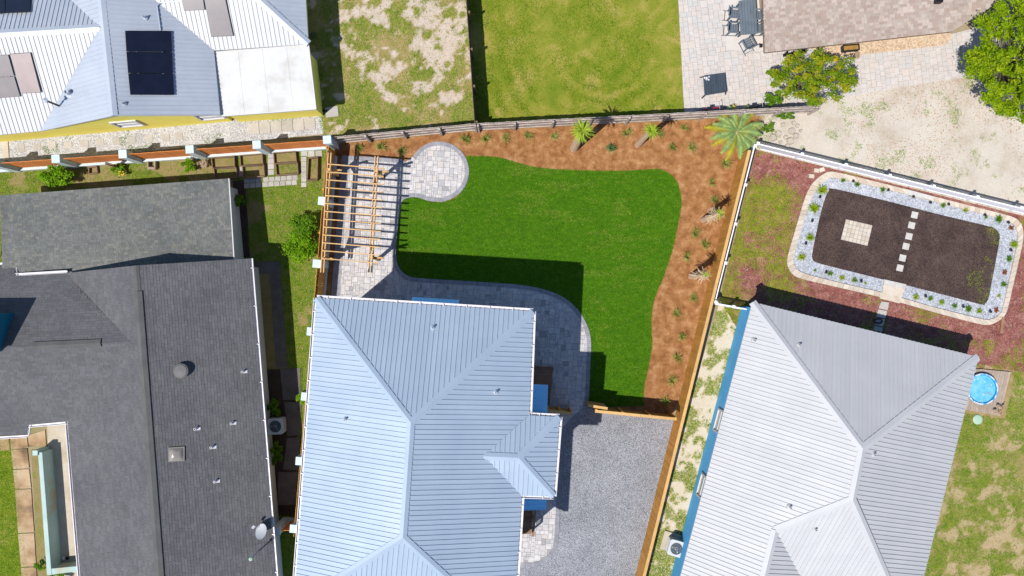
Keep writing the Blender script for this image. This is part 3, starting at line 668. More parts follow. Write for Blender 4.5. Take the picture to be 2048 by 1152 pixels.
sk.box(b+ex_*.04, uu*.36, vv*.38, ex_*.05); sko = sk.build('skylight', m_skyl, hg)
dm = MB(); P_ = []
for i in range(7):
    for j in range(7):
        s, t = i/3-1, j/3-1; hgt = .14*(1-s**4)*(1-t**4); dm.v.append(tuple(b+uu*s*.31+vv*t*.33+ex_*(.09+hgt)))
for i in range(6):
    for j in range(6): k = i*7+j; dm.f.append((k, k+7, k+8, k+1))
dm.build('dome', m_skyl, sko, smooth=True)
for x, y in ((487,743), (465,846), (393,857), (425,894), (432,962)):
    b = PP(x, y, plE); v_ = MB(); v_.lathe(b, [(.06,-.05), (.06,.26), (.045,.26), (.045,.15), (.001,.15)], 12); vp = v_.build('vent_pipe', m_gutter, hg)
    f_ = MB(); f_.box(b+plE[0]*.025+vv*.08, uu*.085, vv*.11, plE[0]*.008); f_.build('flashing', m_gutter, vp)
ch = thing('roof_dormer', 'teal metal clad box rising from the charcoal shingled roof', 'dormer', G(-30,665))
m_ = MB(); m_.prism(ccw([G(-110,630,5.3), G(-12,628,5.3), G(-22,706,5.3), G(-110,712,5.3)]), (0,0,-2.4)); m_.build('cladding', m_tealm, ch)
m_ = MB(); m_.prism(ccw([G(-112,627,5.42), G(-11,626,5.42), G(-21,708,5.42), G(-112,714,5.42)]), (0,0,-.1)); m_.build('lid', m_tealm, ch)
# lower shingled roof
hl = thing('outbuilding', 'low grey shingled outbuilding north of the charcoal roofed house', 'outbuilding', G(230,450))
lz = 2.3; p0, p1, p2_, p3 = G(0,391,lz), G(458,357,lz), G(468,516,lz+.28), G(5,545,lz+.28); pl = plane(p0, p1, p2_)
s_L = [p0, p1, PP(469,528,pl), PP(160,560,pl), PP(6,575,pl)]
rf = roof_deck(hl, [s_L], m_fascia, .03, .14); shingle_slope(rf, s_L, m_shing2, .13, .2)
walls(hl, inset(ccw([Vector((p.x, p.y, 0)) for p in s_L]), .3), lz-.03, m_teal)
ed = MB(); ed.beam(p1+Vector((.0,0,.0)), s_L[2], .05, .05); ed.build('drip_edge', m_fascia, rf)

# ---- yellow house with solar panels
ez, rz = 2.75, 5.0
hy = thing('house', 'yellow walled house with metal roof coloured whiter on sunlit slopes, carrying solar panels', 'house', G(300,120))
Rg0 = G(227,231,rz); Rg1 = G(195,-90,rz); plW = plane(Rg0, Rg1, G(80,262,ez)); plE = plane(Rg0, Rg1, G(440,230,ez))
A = PP(200,55,plW); D = PP(80,262,plW); Nn = PP(75,-60,plW); rEnd = G(-90,72,A.z)
plS = plane(A, D, rEnd); plNo = plane(A, Nn, rEnd)
v1, v2 = PP(428,101,plE), PP(240,-60,plE); plS2 = plane(v1, v2, G(617,88,ez)); h1, h2 = PP(617,88,plS2), PP(452,-62,plS2); plE2 = plane(h1, h2, G(606,-90,ez))
s_W = [Rg0, PP(193,-90,plW), PP(45,-90,plW), A, D]; s_E = [Rg0, PP(440,230,plE), v1, v2, PP(205,-90,plE)]
s_S = [A, rEnd, PP(-90,278,plS), D]; s_No = [A, Nn, PP(45,-88,plNo), PP(-90,-90,plNo), rEnd]; s_S2 = [v1, h1, h2, v2]; s_E2 = [h1, PP(606,-90,plE2), h2]
rf = roof_deck(hy, [s_W, s_E, s_S, s_No, s_S2, s_E2], m_fascia)
for sl, mt in ((s_W, m_galv), (s_E, m_galv), (s_S, m_white), (s_No, m_galv), (s_S2, m_white), (s_E2, m_galv)): metal_slope(rf, sl, mt)  # south slopes get whiter metal: the sun on them is put into colour
cW, cE, cS, cN, cS2, cE2 = (sum(s, Vector())/len(s) for s in (s_W, s_E, s_S, s_No, s_S2, s_E2))
for p, q, a, b in ((Rg0, s_W[1], cW, cE), (A, rEnd, cS, cN), (h1, h2, cS2, cE2)): cap(rf, p, q, a, b, m_galv, .2, .05)
fpy = inset(ccw([G(-90,278,ez), PP(80,262,plW), s_E[1], G(429,104,ez), G(604,93,ez), G(594,-120,ez), G(-90,-120,ez)]), .24)
walls(hy, [Vector((p.x, p.y, 0)) for p in fpy], ez-.05, m_yellow)
ga, gb = D, s_E[1]; gd = (gb-ga); gd.z = 0; gd.normalize(); gn = Vector((-gd.y, gd.x, 0))
gm = MB(); zz = Vector((0,0,1)); gm.prism([ga+gd*.24+gn*.24-zz*.08, gb-gd*.24+gn*.24-zz*.08, Rg0+gn*.24-zz*.25], gn*.12); gm.build('gable_wall', m_yellow, hy)
sa_, sb_ = edge_of(fpy, lambda e: -(e[0].y+e[1].y)/2 + .0 if abs((e[1]-e[0]).x) > 4 and e[0].x > -25 else -99)
wall_window(hy, sa_, sb_, .45, 1.3, 1.1, 2.3); wall_window(hy, sa_, sb_, .93, 1.3, 1.1, 2.3)
pc = thing('patio_cover', 'flat white sheet patio roof joined to the yellow house', 'patio cover', G(530,165))
pp = ccw([G(431,104,2.62), G(617,90,2.62), G(632,218,2.5), G(443,232,2.5)]); m_ = MB(); m_.prism(pp, (0,0,-.12)); cvr = m_.build('roof_sheet', m_membr, pc)
for t in (.24, .5, .76):
    a = pp[0].lerp(pp[1], t); b = pp[3].lerp(pp[2], t); m_ = MB(); m_.beam(a+zz*.004, b+zz*.004, .035, .012); m_.build('seam', m_membr, pc)
for a, b in ((0,1),(1,2),(2,3),(3,0)):
    m_ = MB(); m_.beam(pp[a]-zz*.07, pp[b]-zz*.07, .05, .16); m_.build('edge_trim', m_fascia, pc)
wl = inset(pp, .16); m_ = MB(); m_.prism([Vector((p.x, p.y, 2.37)) for p in wl], (0,0,-2.37)); m_.build('screen_wall', m_yellow, pc)
def solar(label, pl, quads, mat, nsub):
    t = thing('solar_array', label, 'solar panel', (0,0,0)); ctr = PP(sum(p[0] for p in quads[0])/4, sum(p[1] for p in quads[0])/4, pl); t.location = ctr
    for qd in quads:
        P = [PP(x, y, pl)+pl[0]*.13 for x, y in qd]; m_ = MB(); m_.prism(ccw(P), pl[0]*-.04); fr = m_.build('panel', m_black, t)
        cc = sum(P, Vector())/4; g = MB(); g.prism(ccw([p.lerp(cc, .02)+pl[0]*.003 for p in P]), pl[0]*-.006); g.build('glass', mat, fr)
    for k in (0, -1):
        qd = quads[k]; a = PP(*qd[0], pl)+pl[0]*.06; 
    rl = MB(); P0 = [PP(x, y, pl)+pl[0]*.045 for x, y in quads[0]]; P1 = [PP(x, y, pl)+pl[0]*.045 for x, y in quads[-1]]
    for s in (.22, .78):
        rl.beam(P0[0].lerp(P0[1], s), P1[3].lerp(P1[2], s), .05, .09)
    rl.build('mounting_rail', m_galv, t)
q3 = [[(250,63),(342,63.5),(343.5,105),(252.5,104)], [(252.6,105),(343.6,106),(345.5,148),(256,147)], [(256.2,148),(345.6,149),(348,191),(260.5,190.5)]]
solar('array of three black solar panels on the silver slope', plE, q3, m_solar, 6)
solar('rosy solar panel beside the grey panels on the white slope', plS, [[(22,107),(63,104),(84,184),(46,186)]], m_solar3, 6)
solar('pair of grey solar panels on the white slope by the rosy panel', plS, [[(-34,112),(19,108.5),(31,151),(-20,153)], [(-20,154),(31,152),(43,192),(-8,196)]], m_solar2, 6)
solar('pair of dark solar panels above the white ridge cap', plNo, [[(14,-40),(66,-44),(62,27),(14,29)], [(-40,-38),(13,-40),(13,29),(-40,32)]], m_solar, 6)
solar('single long grey solar panel on the white northeast slope', plS2, [[(408,-12),(449,-16),(468,71),(424,73)]], m_solar2, 6)
solar('grey solar panel cut by the conduit run on the northeast slope', plS2, [[(360,-24),(404,-26),(411,19),(370,21)]], m_solar2, 6)
m_ = MB(); pts = [PP(321,62,plE)+plE[0]*.06, PP(314,12,plE)+plE[0]*.07, PP(322,5,plS2)+plS2[0]*.07, PP(366,1,plS2)+plS2[0]*.07]; m_.tube(pts, .035, 8); m_.build('conduit', m_galv, hy)
for x, y, h_ in ((292,36,.3), (249,208,.25)): vent_pipe(hy, x, y, plE, h=h_)
vent_pipe(hy, 140,187, plW, r=.11, h=.4, name='flue')
b = PP(119,212,plW); m_ = MB(); m_.tube([b-zz*.05, b+zz*1.3], .05, 10); fl = m_.build('stove_pipe', m_black, hy); m_ = MB(); m_.lathe(b+zz*1.3, [(.05,0), (.13,.02), (.13,.06), (.001,.14)], 14); m_.build('pipe_cap', m_galv, fl)

# ---- tan roofed house to the north east
ez = 2.6
ht = thing('house', 'tan house with blush shingle roof beside the paver terrace', 'house', G(1750,20))
a, b, c_ = G(1529,105,ez), G(1903,63,ez), G(1523,-80,ez+1.15); pl = plane(a, b, c_)
s_T = [a, b, PP(2008,-2,pl), PP(2008,-100,pl), PP(1522,-100,pl)]
rf = roof_deck(ht, [s_T], m_shing3, .03, .07); shingle_slope(rf, s_T, m_shing3, .15, .24)
walls(ht, inset(ccw([Vector((p.x, p.y, 0)) for p in s_T]), .85), ez-.06, m_tanw)
m_ = MB(); m_.beam(a-zz*.05, b-zz*.05, .05, .12); m_.beam(a-zz*.05, s_T[4]-zz*.05, .05, .12); m_.build('drip_edge', m_greyd, rf)
b = PP(1874,0,pl); m_ = MB(); m_.box(b+zz*.12, (.17,0,0), (0,.2,0), zz*.2); m_.build('roof_vent', m_black, ht)

# ================================================================== FENCES
def bmesh_box(name, hx, hy_, z0, z1, mat):
    b = MB(); b.box((0,0,(z0+z1)/2), (hx,0,0), (0,hy_,0), (0,0,(z1-z0)/2)); me = bpy.data.meshes.new(name); me.from_pydata(b.v, [], b.f); me.materials.append(mat); return me
def fence(name, label, p, q, h, mat, side=1, post_sp=2.44, bw=.14, gap=.006, capmat=None, postmat=None, rails=(.3, .95, 1.6), cat='fence', group=None, wob=.012, posts=True, cap_w=.15, bt=.012, capz=.02, postw=.05, double=False):
    p, q = Vector((p.x, p.y, 0)), Vector((q.x, q.y, 0)); d = (q-p).normalized(); L_ = (q-p).length; ang = math.atan2(d.y, d.x); n = Vector((-d.y, d.x, 0))*side
    t = thing(name, label, cat, p, group); me = bmesh_box('board', bw/2-gap/2, bt, .03, h, mat); k = int(L_/bw)
    for i in range(k):
        x = (i+.5)*L_/k; o = inst('board', me, t, d*x+n*random.uniform(-.004, .004), ang+random.uniform(-wob, wob), (1,1,1+random.uniform(-wob, wob)))
    if double:
        me2 = bmesh_box('board', bw/2-gap/2, bt, .03, h-.02, mat)
        for i in range(k-1): inst('board', me2, t, d*((i+1)*L_/k)+n*.1, ang)
    for z in rails:
        m_ = MB(); m_.box(p+d*(L_/2)+n*(.03+bt)+Vector((0,0,z)), d*(L_/2-.01), n*.019, Vector((0,0,.044))); m_.build('rail', postmat or mat, t)
    if posts:
        m_ = int(L_/post_sp)+1; pm = bmesh_box('post', postw, postw, 0, h+.02, postmat or mat)
        for i in range(m_+1): inst('post', pm, t, d*min(L_-.06, max(.06, i*L_/m_))+n*(.1+bt), ang)
    if capmat:
        x = 0
        while x < L_-.05:
            l = min(2.44, L_-x); m_ = MB(); m_.box(p+d*(x+l/2)+n*.05+Vector((0,0,h+capz)), d*(l/2-.004), n*cap_w/2, Vector((0,0,.019))); m_.build('cap_board', capmat, t); x += l
    return t
FH = 1.83
f1 = [G(656,275,FH), G(952,247,FH), G(1642,211,FH)]
fence('wooden_fence', 'weathered grey board fence bordering the bare sandy yard', f1[0], f1[1], FH, m_grey, side=-1, post_sp=2.3, gap=.012, wob=.03, rails=(.25,.95,1.6))
fence('wooden_fence', 'weathered grey board fence behind the spiky palms and the north lawn', f1[1]+Vector((.03,0,0)), f1[2], FH, m_grey, side=-1, post_sp=2.3, gap=.012, wob=.03, rails=(.25,.95,1.6))
fence('wooden_fence', 'dark board fence dividing the north lawn from the sandy yard', G(929,-50,FH), G(949,246,FH), FH, m_greyd, side=1, post_sp=2.3, gap=.008, rails=(.3,1.5))
fence('wooden_fence', 'golden pine privacy fence with flat cap east of the pine straw bed', G(1497,300,FH), G(1262,1250,FH), FH, m_pine, side=1, capmat=m_pinecap, rails=(), posts=False, cap_w=.16)
fence('wooden_fence', 'golden pine fence closing the lawn from the gravel drive', G(1190,824,FH), G(1353,840,FH), FH, m_pine, side=1, capmat=m_pinecap, rails=(.3,1.5), post_sp=2.0, cap_w=.15)
fence('wooden_fence', 'short golden pine fence between porch and drive gateway', G(1094,823,FH), G(1144,829,FH), FH, m_pine, side=1, capmat=m_pinecap, rails=(.3,1.5), post_sp=1.2)
gt = thing('gate', 'open golden pine gate leaf folded against the fence end', 'gate', G(1176,823,0))
a, b = G(1176,820,FH), G(1215,823,FH); a.z = b.z = 0; a += Vector((0,.22,0)); b += Vector((0,.14,0)); d = (b-a).normalized(); n = Vector((-d.y, d.x, 0))
for k in range(7):
    m_ = MB(); m_.box(a.lerp(b, (k+.5)/7)+Vector((0,0,.93)), d*((b-a).length/14-.004), n*.012, Vector((0,0,.88))); m_.build('board', m_pine, gt)
for z in (.3, 1.0, 1.74):
    m_ = MB(); m_.box((a+b)/2+n*.04+Vector((0,0,z)), d*((b-a).length/2), n*.025, Vector((0,0,.05))); m_.build('gate_rail', m_pinecap, gt)
m_ = MB(); m_.box((a+b)/2+n*.02+Vector((0,0,1.83)), d*((b-a).length/2), n*.07, Vector((0,0,.018))); m_.build('cap_board', m_pinecap, gt)
wf = fence('wooden_fence', 'golden pine double board fence behind the pergola', G(657,292,FH), G(630,640,FH), FH, m_pine, side=-1, capmat=None, rails=(.3,1.0,1.6), post_sp=2.4, double=False)
# teal masonry walls with orange boards
def teal_wall(label, p, q, tops, side, lowz=.28, h=2.05, board=m_orange, group=None, wd=.3, bz=0.0):
    p, q = Vector((p.x, p.y, 0)), Vector((q.x, q.y, 0)); d = (q-p).normalized(); L_ = (q-p).length; ang = math.atan2(d.y, d.x); n = Vector((-d.y, d.x, 0))*side
    t = thing('garden_wall', label, 'wall', p, group)
    m_ = MB(); m_.box(p+d*L_/2+Vector((0,0,lowz/2)), d*L_/2, n*wd/2, Vector((0,0,lowz/2))); m_.build('low_wall', m_teal, t)
    pil = sorted((Vector((x.x, x.y, 0))-p).dot(d) for x in tops)
    for x in pil:
        m_ = MB(); m_.box(p+d*x+Vector((0,0,1.06)), d*.19, n*.19, Vector((0,0,1.06))); pl_ = m_.build('pillar', m_teal, t)
        m_ = MB(); m_.box(p+d*x+Vector((0,0,2.14)), d*.215, n*.215, Vector((0,0,.03))); m_.build('pillar_cap', m_teal, pl_)
    me = bmesh_box('board', .068, .012, lowz, h, board); k = int(L_/.15)
    for i in range(k):
        x = (i+.5)*L_/k
        if all(abs(x-y) > .27 for y in pil): inst('board', me, t, d*x+n*random.uniform(-.004,.004), ang, (1,1,1+random.uniform(-.012,.012)))
    return t
TZ = 2.17
np_ = [(-11,326),(111,318),(245,308),(379,299),(513,288),(654,279)]
teal_wall('pale teal pillar wall with orange boards below the white gravel strip', G(-80,331,TZ), G(656,279,TZ), [G(x, y, TZ) for x, y in np_], 1)
wp_ = [(646,402),(641,528),(631,664),(618,794),(606,923),(590,1058)]
teal_wall('pale teal pillar wall with boards between the houses', G(653,300,TZ), G(586,1075,TZ), [G(x, y, TZ) for x, y in wp_], 1, board=m_pine)
teal_wall('short teal and orange board wall beside the charcoal house corner', G(548,1063,TZ), G(584,1062,TZ), [G(552,1062,TZ)], 1, board=m_orange)
# white picket fences
def picket(label, p, q, h=1.2, sp=.115, post_sp=2.42, end=True):
    p, q = Vector((p.x, p.y, 0)), Vector((q.x, q.y, 0)); d = (q-p).normalized(); L_ = (q-p).length; ang = math.atan2(d.y, d.x); n = Vector((-d.y, d.x, 0))
    t = thing('picket_fence', label, 'fence', p); me = bmesh_box('picket', .036, .011, .1, h-.05, m_vinyl); k = int(L_/sp)
    m_ = max(1, round(L_/post_sp)); pm = bmesh_box('post', .06, .06, 0, h+.08, m_vinyl); cm = bmesh_box('post_cap', .078, .078, h+.08, h+.13, m_vinyl)
    for i in range(m_+1):
        o = inst('post', pm, t, d*(i*L_/m_), ang); inst('post_cap', cm, o, (0,0,0))
    for i in range(k):
        x = (i+.5)*L_/k
        if min(abs(x-j*L_/m_) for j in range(m_+1)) > .08: inst('picket', me, t, d*x, ang)
    for z in (.14, h-.08):
        b = MB(); b.box(p+d*L_/2+Vector((0,0,z)), d*(L_/2-.06), n*.03, Vector((0,0,.045))); b.build('rail', m_vinyl, t)
    return t
picket('white picket fence between the shell sand and the stone edged bed', G(1516,287,1.25), G(2130,437,1.25))
picket('white picket fence along the golden pine fence', G(1510,292,1.25), G(1431,604,1.25))
picket('short white picket fence ending at the blue house corner', G(1433,607,1.25), G(1501,620,1.25), post_sp=1.1)

# ================================================================== PERGOLA
PZ = 2.6
pg = thing('pergola', 'cedar pergola with thirteen rafters standing on the paver patio', 'pergola', G(715,430))
lb = (G(659,305,PZ), G(644,545,PZ)); rb = (G(753,312,PZ), G(739.5,545,PZ)); z = Vector((0,0,1))
for a, b in (lb, rb):
    for s in (-1, 1):
        d = (b-a).normalized(); n = Vector((-d.y, d.x, 0)); m_ = MB(); m_.box((a+b)/2+n*.075*s-z*.12, d*(b-a).length/2, n*.022, z*.12); m_.build('beam', m_perg, pg)
for k in range(13):
    t = k/12; a = G(655-12*t, 328+189*t, PZ+.15); b = G(768-10*t, 337+189*t, PZ+.15); a.z = b.z = PZ+.085
    m_ = MB(); m_.beam(a, b, .045, .17); m_.build('rafter', m_perg, pg)
for (a, b), ts in ((lb, (.14, .88)), (rb, (.125, .87))):
    d = (b-a).normalized()
    for j, t in enumerate(ts):
        q = a.lerp(b, t); m_ = MB(); m_.box((q.x, q.y, 1.2), (.07,0,0), (0,.07,0), (0,0,1.35)); ps = m_.build('post', m_perg, pg)
        s = 1 if j == 0 else -1
        m_ = MB(); m_.beam(Vector((q.x, q.y, 1.75))+d*s*.05, Vector((q.x, q.y, 2.4))+d*s*.62, .09, .14); m_.build('brace', m_perg, pg)
        m_ = MB(); m_.beam(Vector((q.x+.05, q.y, 1.75)), Vector((q.x+.62, q.y-.03, 2.5)), .09, .14); m_.build('brace', m_perg, pg)
        m_ = MB(); m_.box((q.x, q.y, .09), (.1,0,0), (0,.1,0), (0,0,.05)); m_.build('post_base', m_black, pg)

# ================================================================== YARD THINGS
def step_stone(name, label, px, z, mat, group=None, cat='stepping stone', h=.05):
    P = ccw(GS(px, z+h)); m_ = MB(); ctr = sum(P, Vector())/len(P)
    m_.prism([p.lerp(ctr, .02) for p in P], (0,0,-h)); o = m_.build(name, mat); return tag(o, label, cat, group)
def rot_sq(cx, cy, hx, hy_, ang):
    ca, sa = math.cos(ang), math.sin(ang); return [(cx+x*ca-y*sa, cy+x*sa+y*ca) for x, y in ((-hx,-hy_),(hx,-hy_),(hx,hy_),(-hx,hy_))]
for x, y in ((880,390),(862,452),(846,518),(828,578),(808,648),(792,708)):
    px, py = z3(x, y); step_stone('stepping_stone', 'small square white stepping stone set in the dark soil bed', rot_sq(px, py, 6.6, 6.6, .22), .024, m_white_stone, 'white stones crossing the soil bed', h=.03)
m_ = MB(); pad = thing('paver_pad', 'small square pad of tan bricks on the dark soil bed', 'paver pad', G(1713,466,.024))
m_.prism(ccw(GS([z3(*p) for p in ((468,415),(627,452),(597,575),(437,537))], .05)), (0,0,-.03)); m_.build('bedding', m_paverj, pad)
for i in range(7):
    for j in range(5):
        cs_ = [z3(*p) for p in ((468,415),(627,452),(597,575),(437,537))]
        def bl(u, v): 
            a = [cs_[0][k]*(1-u)+cs_[1][k]*u for k in (0,1)]; b = [cs_[3][k]*(1-u)+cs_[2][k]*u for k in (0,1)]; return (a[0]*(1-v)+b[0]*v, a[1]*(1-v)+b[1]*v)
        g = .011; off = .07 if j % 2 else 0; u0, u1 = max(0, (i-off*7*1)/7 if False else (i/7)), (i+1)/7
        m_ = MB(); m_.prism(ccw(GS([bl(u0+g, j/5+g), bl(u1-g, j/5+g), bl(u1-g, (j+1)/5-g), bl(u0+g, (j+1)/5-g)], .06)), (0,0,-.04)); m_.build('brick', m_edge, pad)
for P, nm in (([(698,775),(830,805),(815,850),(790,920),(672,890),(690,840)], 'threshold'),):
    st = thing('stone_threshold', 'tan stone landing breaking the edging of the soil bed', 'landing', G(*z3(750,845)))
    q = [z3(*p) for p in P]; m_ = MB(); m_.prism(ccw(GS(q, .09)), (0,0,-.09)); m_.build('landing_stone', m_edge, st)
    for px in ([(700,778),(760,790),(755,822),(696,808)], [(764,791),(828,806),(820,835),(760,823)]):
        m_ = MB(); m_.prism(ccw(GS([z3(*p) for p in px], .13)), (0,0,-.05)); m_.build('kerb_stone', m_white_stone, st)
for k, P in enumerate((((680,908),(727,915),(718,962),(664,950)), ((662,955),(716,966),(705,1010),(652,1000)), ((650,1005),(703,1015),(690,1060),(640,1050)), ((638,1055),(688,1065),(684,1090),(634,1082)))):
    step_stone('path_slab', 'pale slab of the short path from the soil bed towards the house', [z3(*p) for p in P], .008, m_slab, 'slabs of the short garden path', 'path slab')
for k, (x, y, a) in enumerate(((293,123,.1),(325,118,-.3),(262,157,.05))):
    px, py = z3(x, y); step_stone('loose_brick', 'loose tan brick lying by the corner of the stone edging', rot_sq(px, py, 5.2, 4, a), .008, m_edge, 'loose bricks by the edging corner', 'brick', .08)
m_ = MB(); m_.prism(ccw(GS([z3(*p) for p in ((832,235),(1000,280),(990,302),(822,262))], .14)), (0,0,-.12)); tag(m_.build('marble_plank', m_white_stone), 'long white board lying on the stone edging by the picket fence', 'board')
m_ = MB(); m_.box(G(*z3(1400,1050))+Vector((0,0,.06)), (.08,.0,0), (0.05,.45,0), (0,0,.05)); o = m_.build('timber_post', m_deck); tag(o, 'short brown timber lying below the bed corner on red mulch', 'timber')
# solar stake lights
for x, y in ((303,285),(257,427),(218,563),(502,190),(712,243),(862,283),(963,318),(1072,328),(1290,392),(1430,437),(1445,603),(340,735),(550,788),(935,878),(1160,940),(1322,970)):
    b = G(*z3(x, y), .016); t = thing('stake_light', 'small black stake light stuck in the pale gravel ring', 'garden light', b, 'stake lights in the gravel ring')
    m_ = MB(); m_.tube([b, b+z*.2], .012, 6); m_.build('stake', m_black, t); m_ = MB(); m_.lathe(b, [(.035,.2), (.075,.22), (.075,.25), (.001,.275)], 12); m_.build('lamp_head', m_black, t)
# stepping slabs in the white gravel
for k, (x, y) in enumerate(((42,297),(74,294),(104,291),(136,290),(169,287),(200,284),(232,282),(264,280),(298,277),(332,275),(358,273))):
    step_stone('stepping_slab', 'square concrete slab in the row along the white gravel strip', rot_sq(x, y, 7.6, 7.4, -.06), .008, m_slab, 'square slabs in the white gravel', 'stepping stone', .02)
for k in range(6):
    x = 507+k*22.5; step_stone('walk_slab', 'large concrete slab in the joined walkway by the patio cover', rot_sq(x, 257-k*1.9, 10.8, 11.5, -.07), .01, m_slab, 'walkway slabs by the patio cover', 'slab', .03)
step_stone('concrete_strip', 'narrow concrete strip at the west end of the gravel', [(2,273),(15,272),(18,320),(4,322)], .012, m_conc, None, 'slab')
# slabs between the planter beds
z4 = lambda x, y: (340+x/6.02, 260+y/6.02)
sl_ = []
for k in range(9):
    sl_ += [rot_sq(*z4(925+70*k+(20 if k > 2 else 0), 612-k*5), 5.4, 4.6, -.06), rot_sq(*z4(925+70*k+(10 if k > 2 else 0), 672-k*5), 5.4, 4.6, -.06)]
for y in (310, 375, 440, 510): sl_.append(rot_sq(*z4(1215, y), 6.0, 5.2, -.03))
for y in (345, 410, 475, 540, 600, 655): sl_.append(rot_sq(*z4(1610, y), 5.2, 5.2, -.03))
for x in (1615, 1700, 1790): sl_.append(rot_sq(*z4(x, 285), 6.6, 6.2, -.03))
for x, y in ((850,470),(850,530)): sl_.append(rot_sq(*z4(x, y), 4, 5, 0))
for P in sl_: step_stone('paving_slab', 'worn concrete paving slab laid around the planter beds', P, .006, m_slab, 'paving slabs around the planter beds', 'slab', .03)
# planter beds
def bed(label, rects, h=.3):
    P0 = [z4(*p) for p in rects[0]]; t = thing('planter_bed', label, 'planter', G(sum(p[0] for p in P0)/4, sum(p[1] for p in P0)/4))
    for R in rects:
        P = ccw(GS([z4(*p) for p in R], h)); P = [Vector((p.x, p.y, 0)) for p in P]
        for i in range(4):
            a, b = P[i], P[(i+1) % 4]; m_ = MB(); m_.beam(a+z*h/2, b+z*h/2, .045, h); m_.build('side_board', m_bedw, t)
        m_ = MB(); m_.prism([p+z*.1 for p in inset(P, .03)], (0,0,-.1)); m_.build('soil', m_dirt, t)
    return inset(P, .05)
BEDS = []
BEDS.append(bed('two part wooden planter bed half in the outbuilding shadow', [((500,335),(770,318),(775,445),(510,458)), ((525,460),(790,450),(805,570),(535,580))]))
BEDS.append(bed('two part wooden planter bed between the other two part beds', [((840,305),(1105,285),(1115,415),(850,432)), ((870,437),(1125,418),(1135,555),(880,575))]))
BEDS.append(bed('two part wooden planter bed flanked by slabs on both sides', [((1245,275),(1505,255),(1520,385),(1255,403)), ((1270,408),(1530,390),(1540,525),(1285,543))]))
BEDS.append(bed('narrow single wooden planter bed against the pillar wall', [((1665,340),(1775,330),(1770,598),(1650,605))], .35))
t = thing('box_planter', 'small open wooden frame on the dirt by the pillar wall', 'planter', G(186,341)); 
for a, b in (((179,335),(194,333)),((194,333),(196,346)),((196,346),(179,348)),((179,348),(179,335))):
    m_ = MB(); m_.beam(G(*a,.1), G(*b,.1), .05, .18); m_.build('side_board', m_bedw, t)
t = thing('small_bench', 'little wooden stool by the teal wall', 'stool', G(306,333)); m_ = MB(); m_.box(G(307,338)+z*.3, (.2,0,0), (0,.07,0), z*.02); m_.build('seat', m_plank, t)
for s in (-1, 1):
    m_ = MB(); m_.box(G(307+s*7,332)+z*.15, (.03,0,0), (0,.22,0), z*.15); m_.build('leg', m_plank, t)
t = thing('hanging_post', 'grey timber post with an angled arm beside the teal wall', 'post', G(240,335)); b = G(240,335)
m_ = MB(); m_.box(b+z*.8, (.06,0,0), (0,.06,0), z*.8); m_.build('post', m_greyd, t); m_ = MB(); m_.beam(b+z*1.55, b+Vector((.5,-.1,1.75)), .06, .06); m_.build('arm', m_greyd, t)
# west side concrete path, south-west walk and patio
def cslab(name, px, zt, mat, h=.06):
    m_ = MB(); m_.prism(ccw(GS(px, zt)), (0,0,-h)); return tag(m_.build(name, mat), kind='structure')
m_shadec = mk('grey concrete darkened for shade', [c(104,98,92), c(132,126,118)], 1.5, 8, .95, fine=.15, fscale=14, bump=.3)  # path concrete, its colour darkened to stand in for the shade there
cslab('concrete_path', [(503,524),(560,522),(575,735),(553,735),(539,546),(505,547)], .03, m_shadec)
cslab('dark_walk', [(466,362),(490,360),(500,515),(470,515)], .02, m_shade)
for P in ([(560,738),(600,736),(602,800),(566,800)], [(568,804),(602,804),(601,870),(574,872)], [(574,876),(600,875),(598,940),(566,940)], [(556,944),(597,944),(593,1010),(556,1010)]): cslab('path_slab', P, .035, m_shadec, .04)
for P in ([(-60,890),(18,884),(22,930),(-60,934)][:0] or [(0,876),(17,874),(20,900),(0,902)], [(20,874),(53,871),(56,894),(22,899)], [(55,871),(90,860),(92,890),(58,894)], [(22,900),(54,897),(58,936),(26,938)], [(26,940),(58,938),(62,976),(30,978)], [(30,980),(62,978),(68,1064),(36,1066)], [(36,1068),(68,1066),(72,1132),(42,1134)], [(42,1136),(72,1134),(76,1200),(46,1200)]): cslab('walk_slab', P, .03, m_concst, .05)
cslab('patio_slab', [(94,850),(180,838),(200,1200),(110,1200)], .026, m_conc, .05)
lw = thing('low_wall', 'stained teal low wall around the concrete patio', 'wall', G(90,1020))
m_ = MB(); m_.prism(ccw([G(76,905,1.1), G(84,905,1.1), G(103,1150,1.1), G(94,1150,1.1)]), (0,0,-1.1)); m_.build('wall_run', m_teal2, lw)
m_ = MB(); m_.prism(ccw([G(97,1150,1.08), G(160,1142,1.08), G(160,1132,1.08), G(97,1138,1.08)]), (0,0,-1.08)); m_.build('wall_return', m_teal2, lw)
m_ = MB(); m_.prism(ccw(GS(rot_sq(70,906,5,5,0), 1.2)), (0,0,-1.2)); m_.build('end_pier', m_teal2, lw)
cslab('planting_strip', [(62,900),(84,900),(112,1200),(78,1200)], .012, m_dirt, .02)
t = thing('door_mat', 'dark small shoe pair lying on the concrete patio', 'shoes', G(130,1117))
for dx in (0, 6):
    m_ = MB(); m_.lathe(G(127+dx*1.4,1117-dx*.2,.026), [(.09,0), (.1,.05), (.07,.09), (.001,.1)], 10); m_.build('shoe', m_black if dx else m_gutter, t)

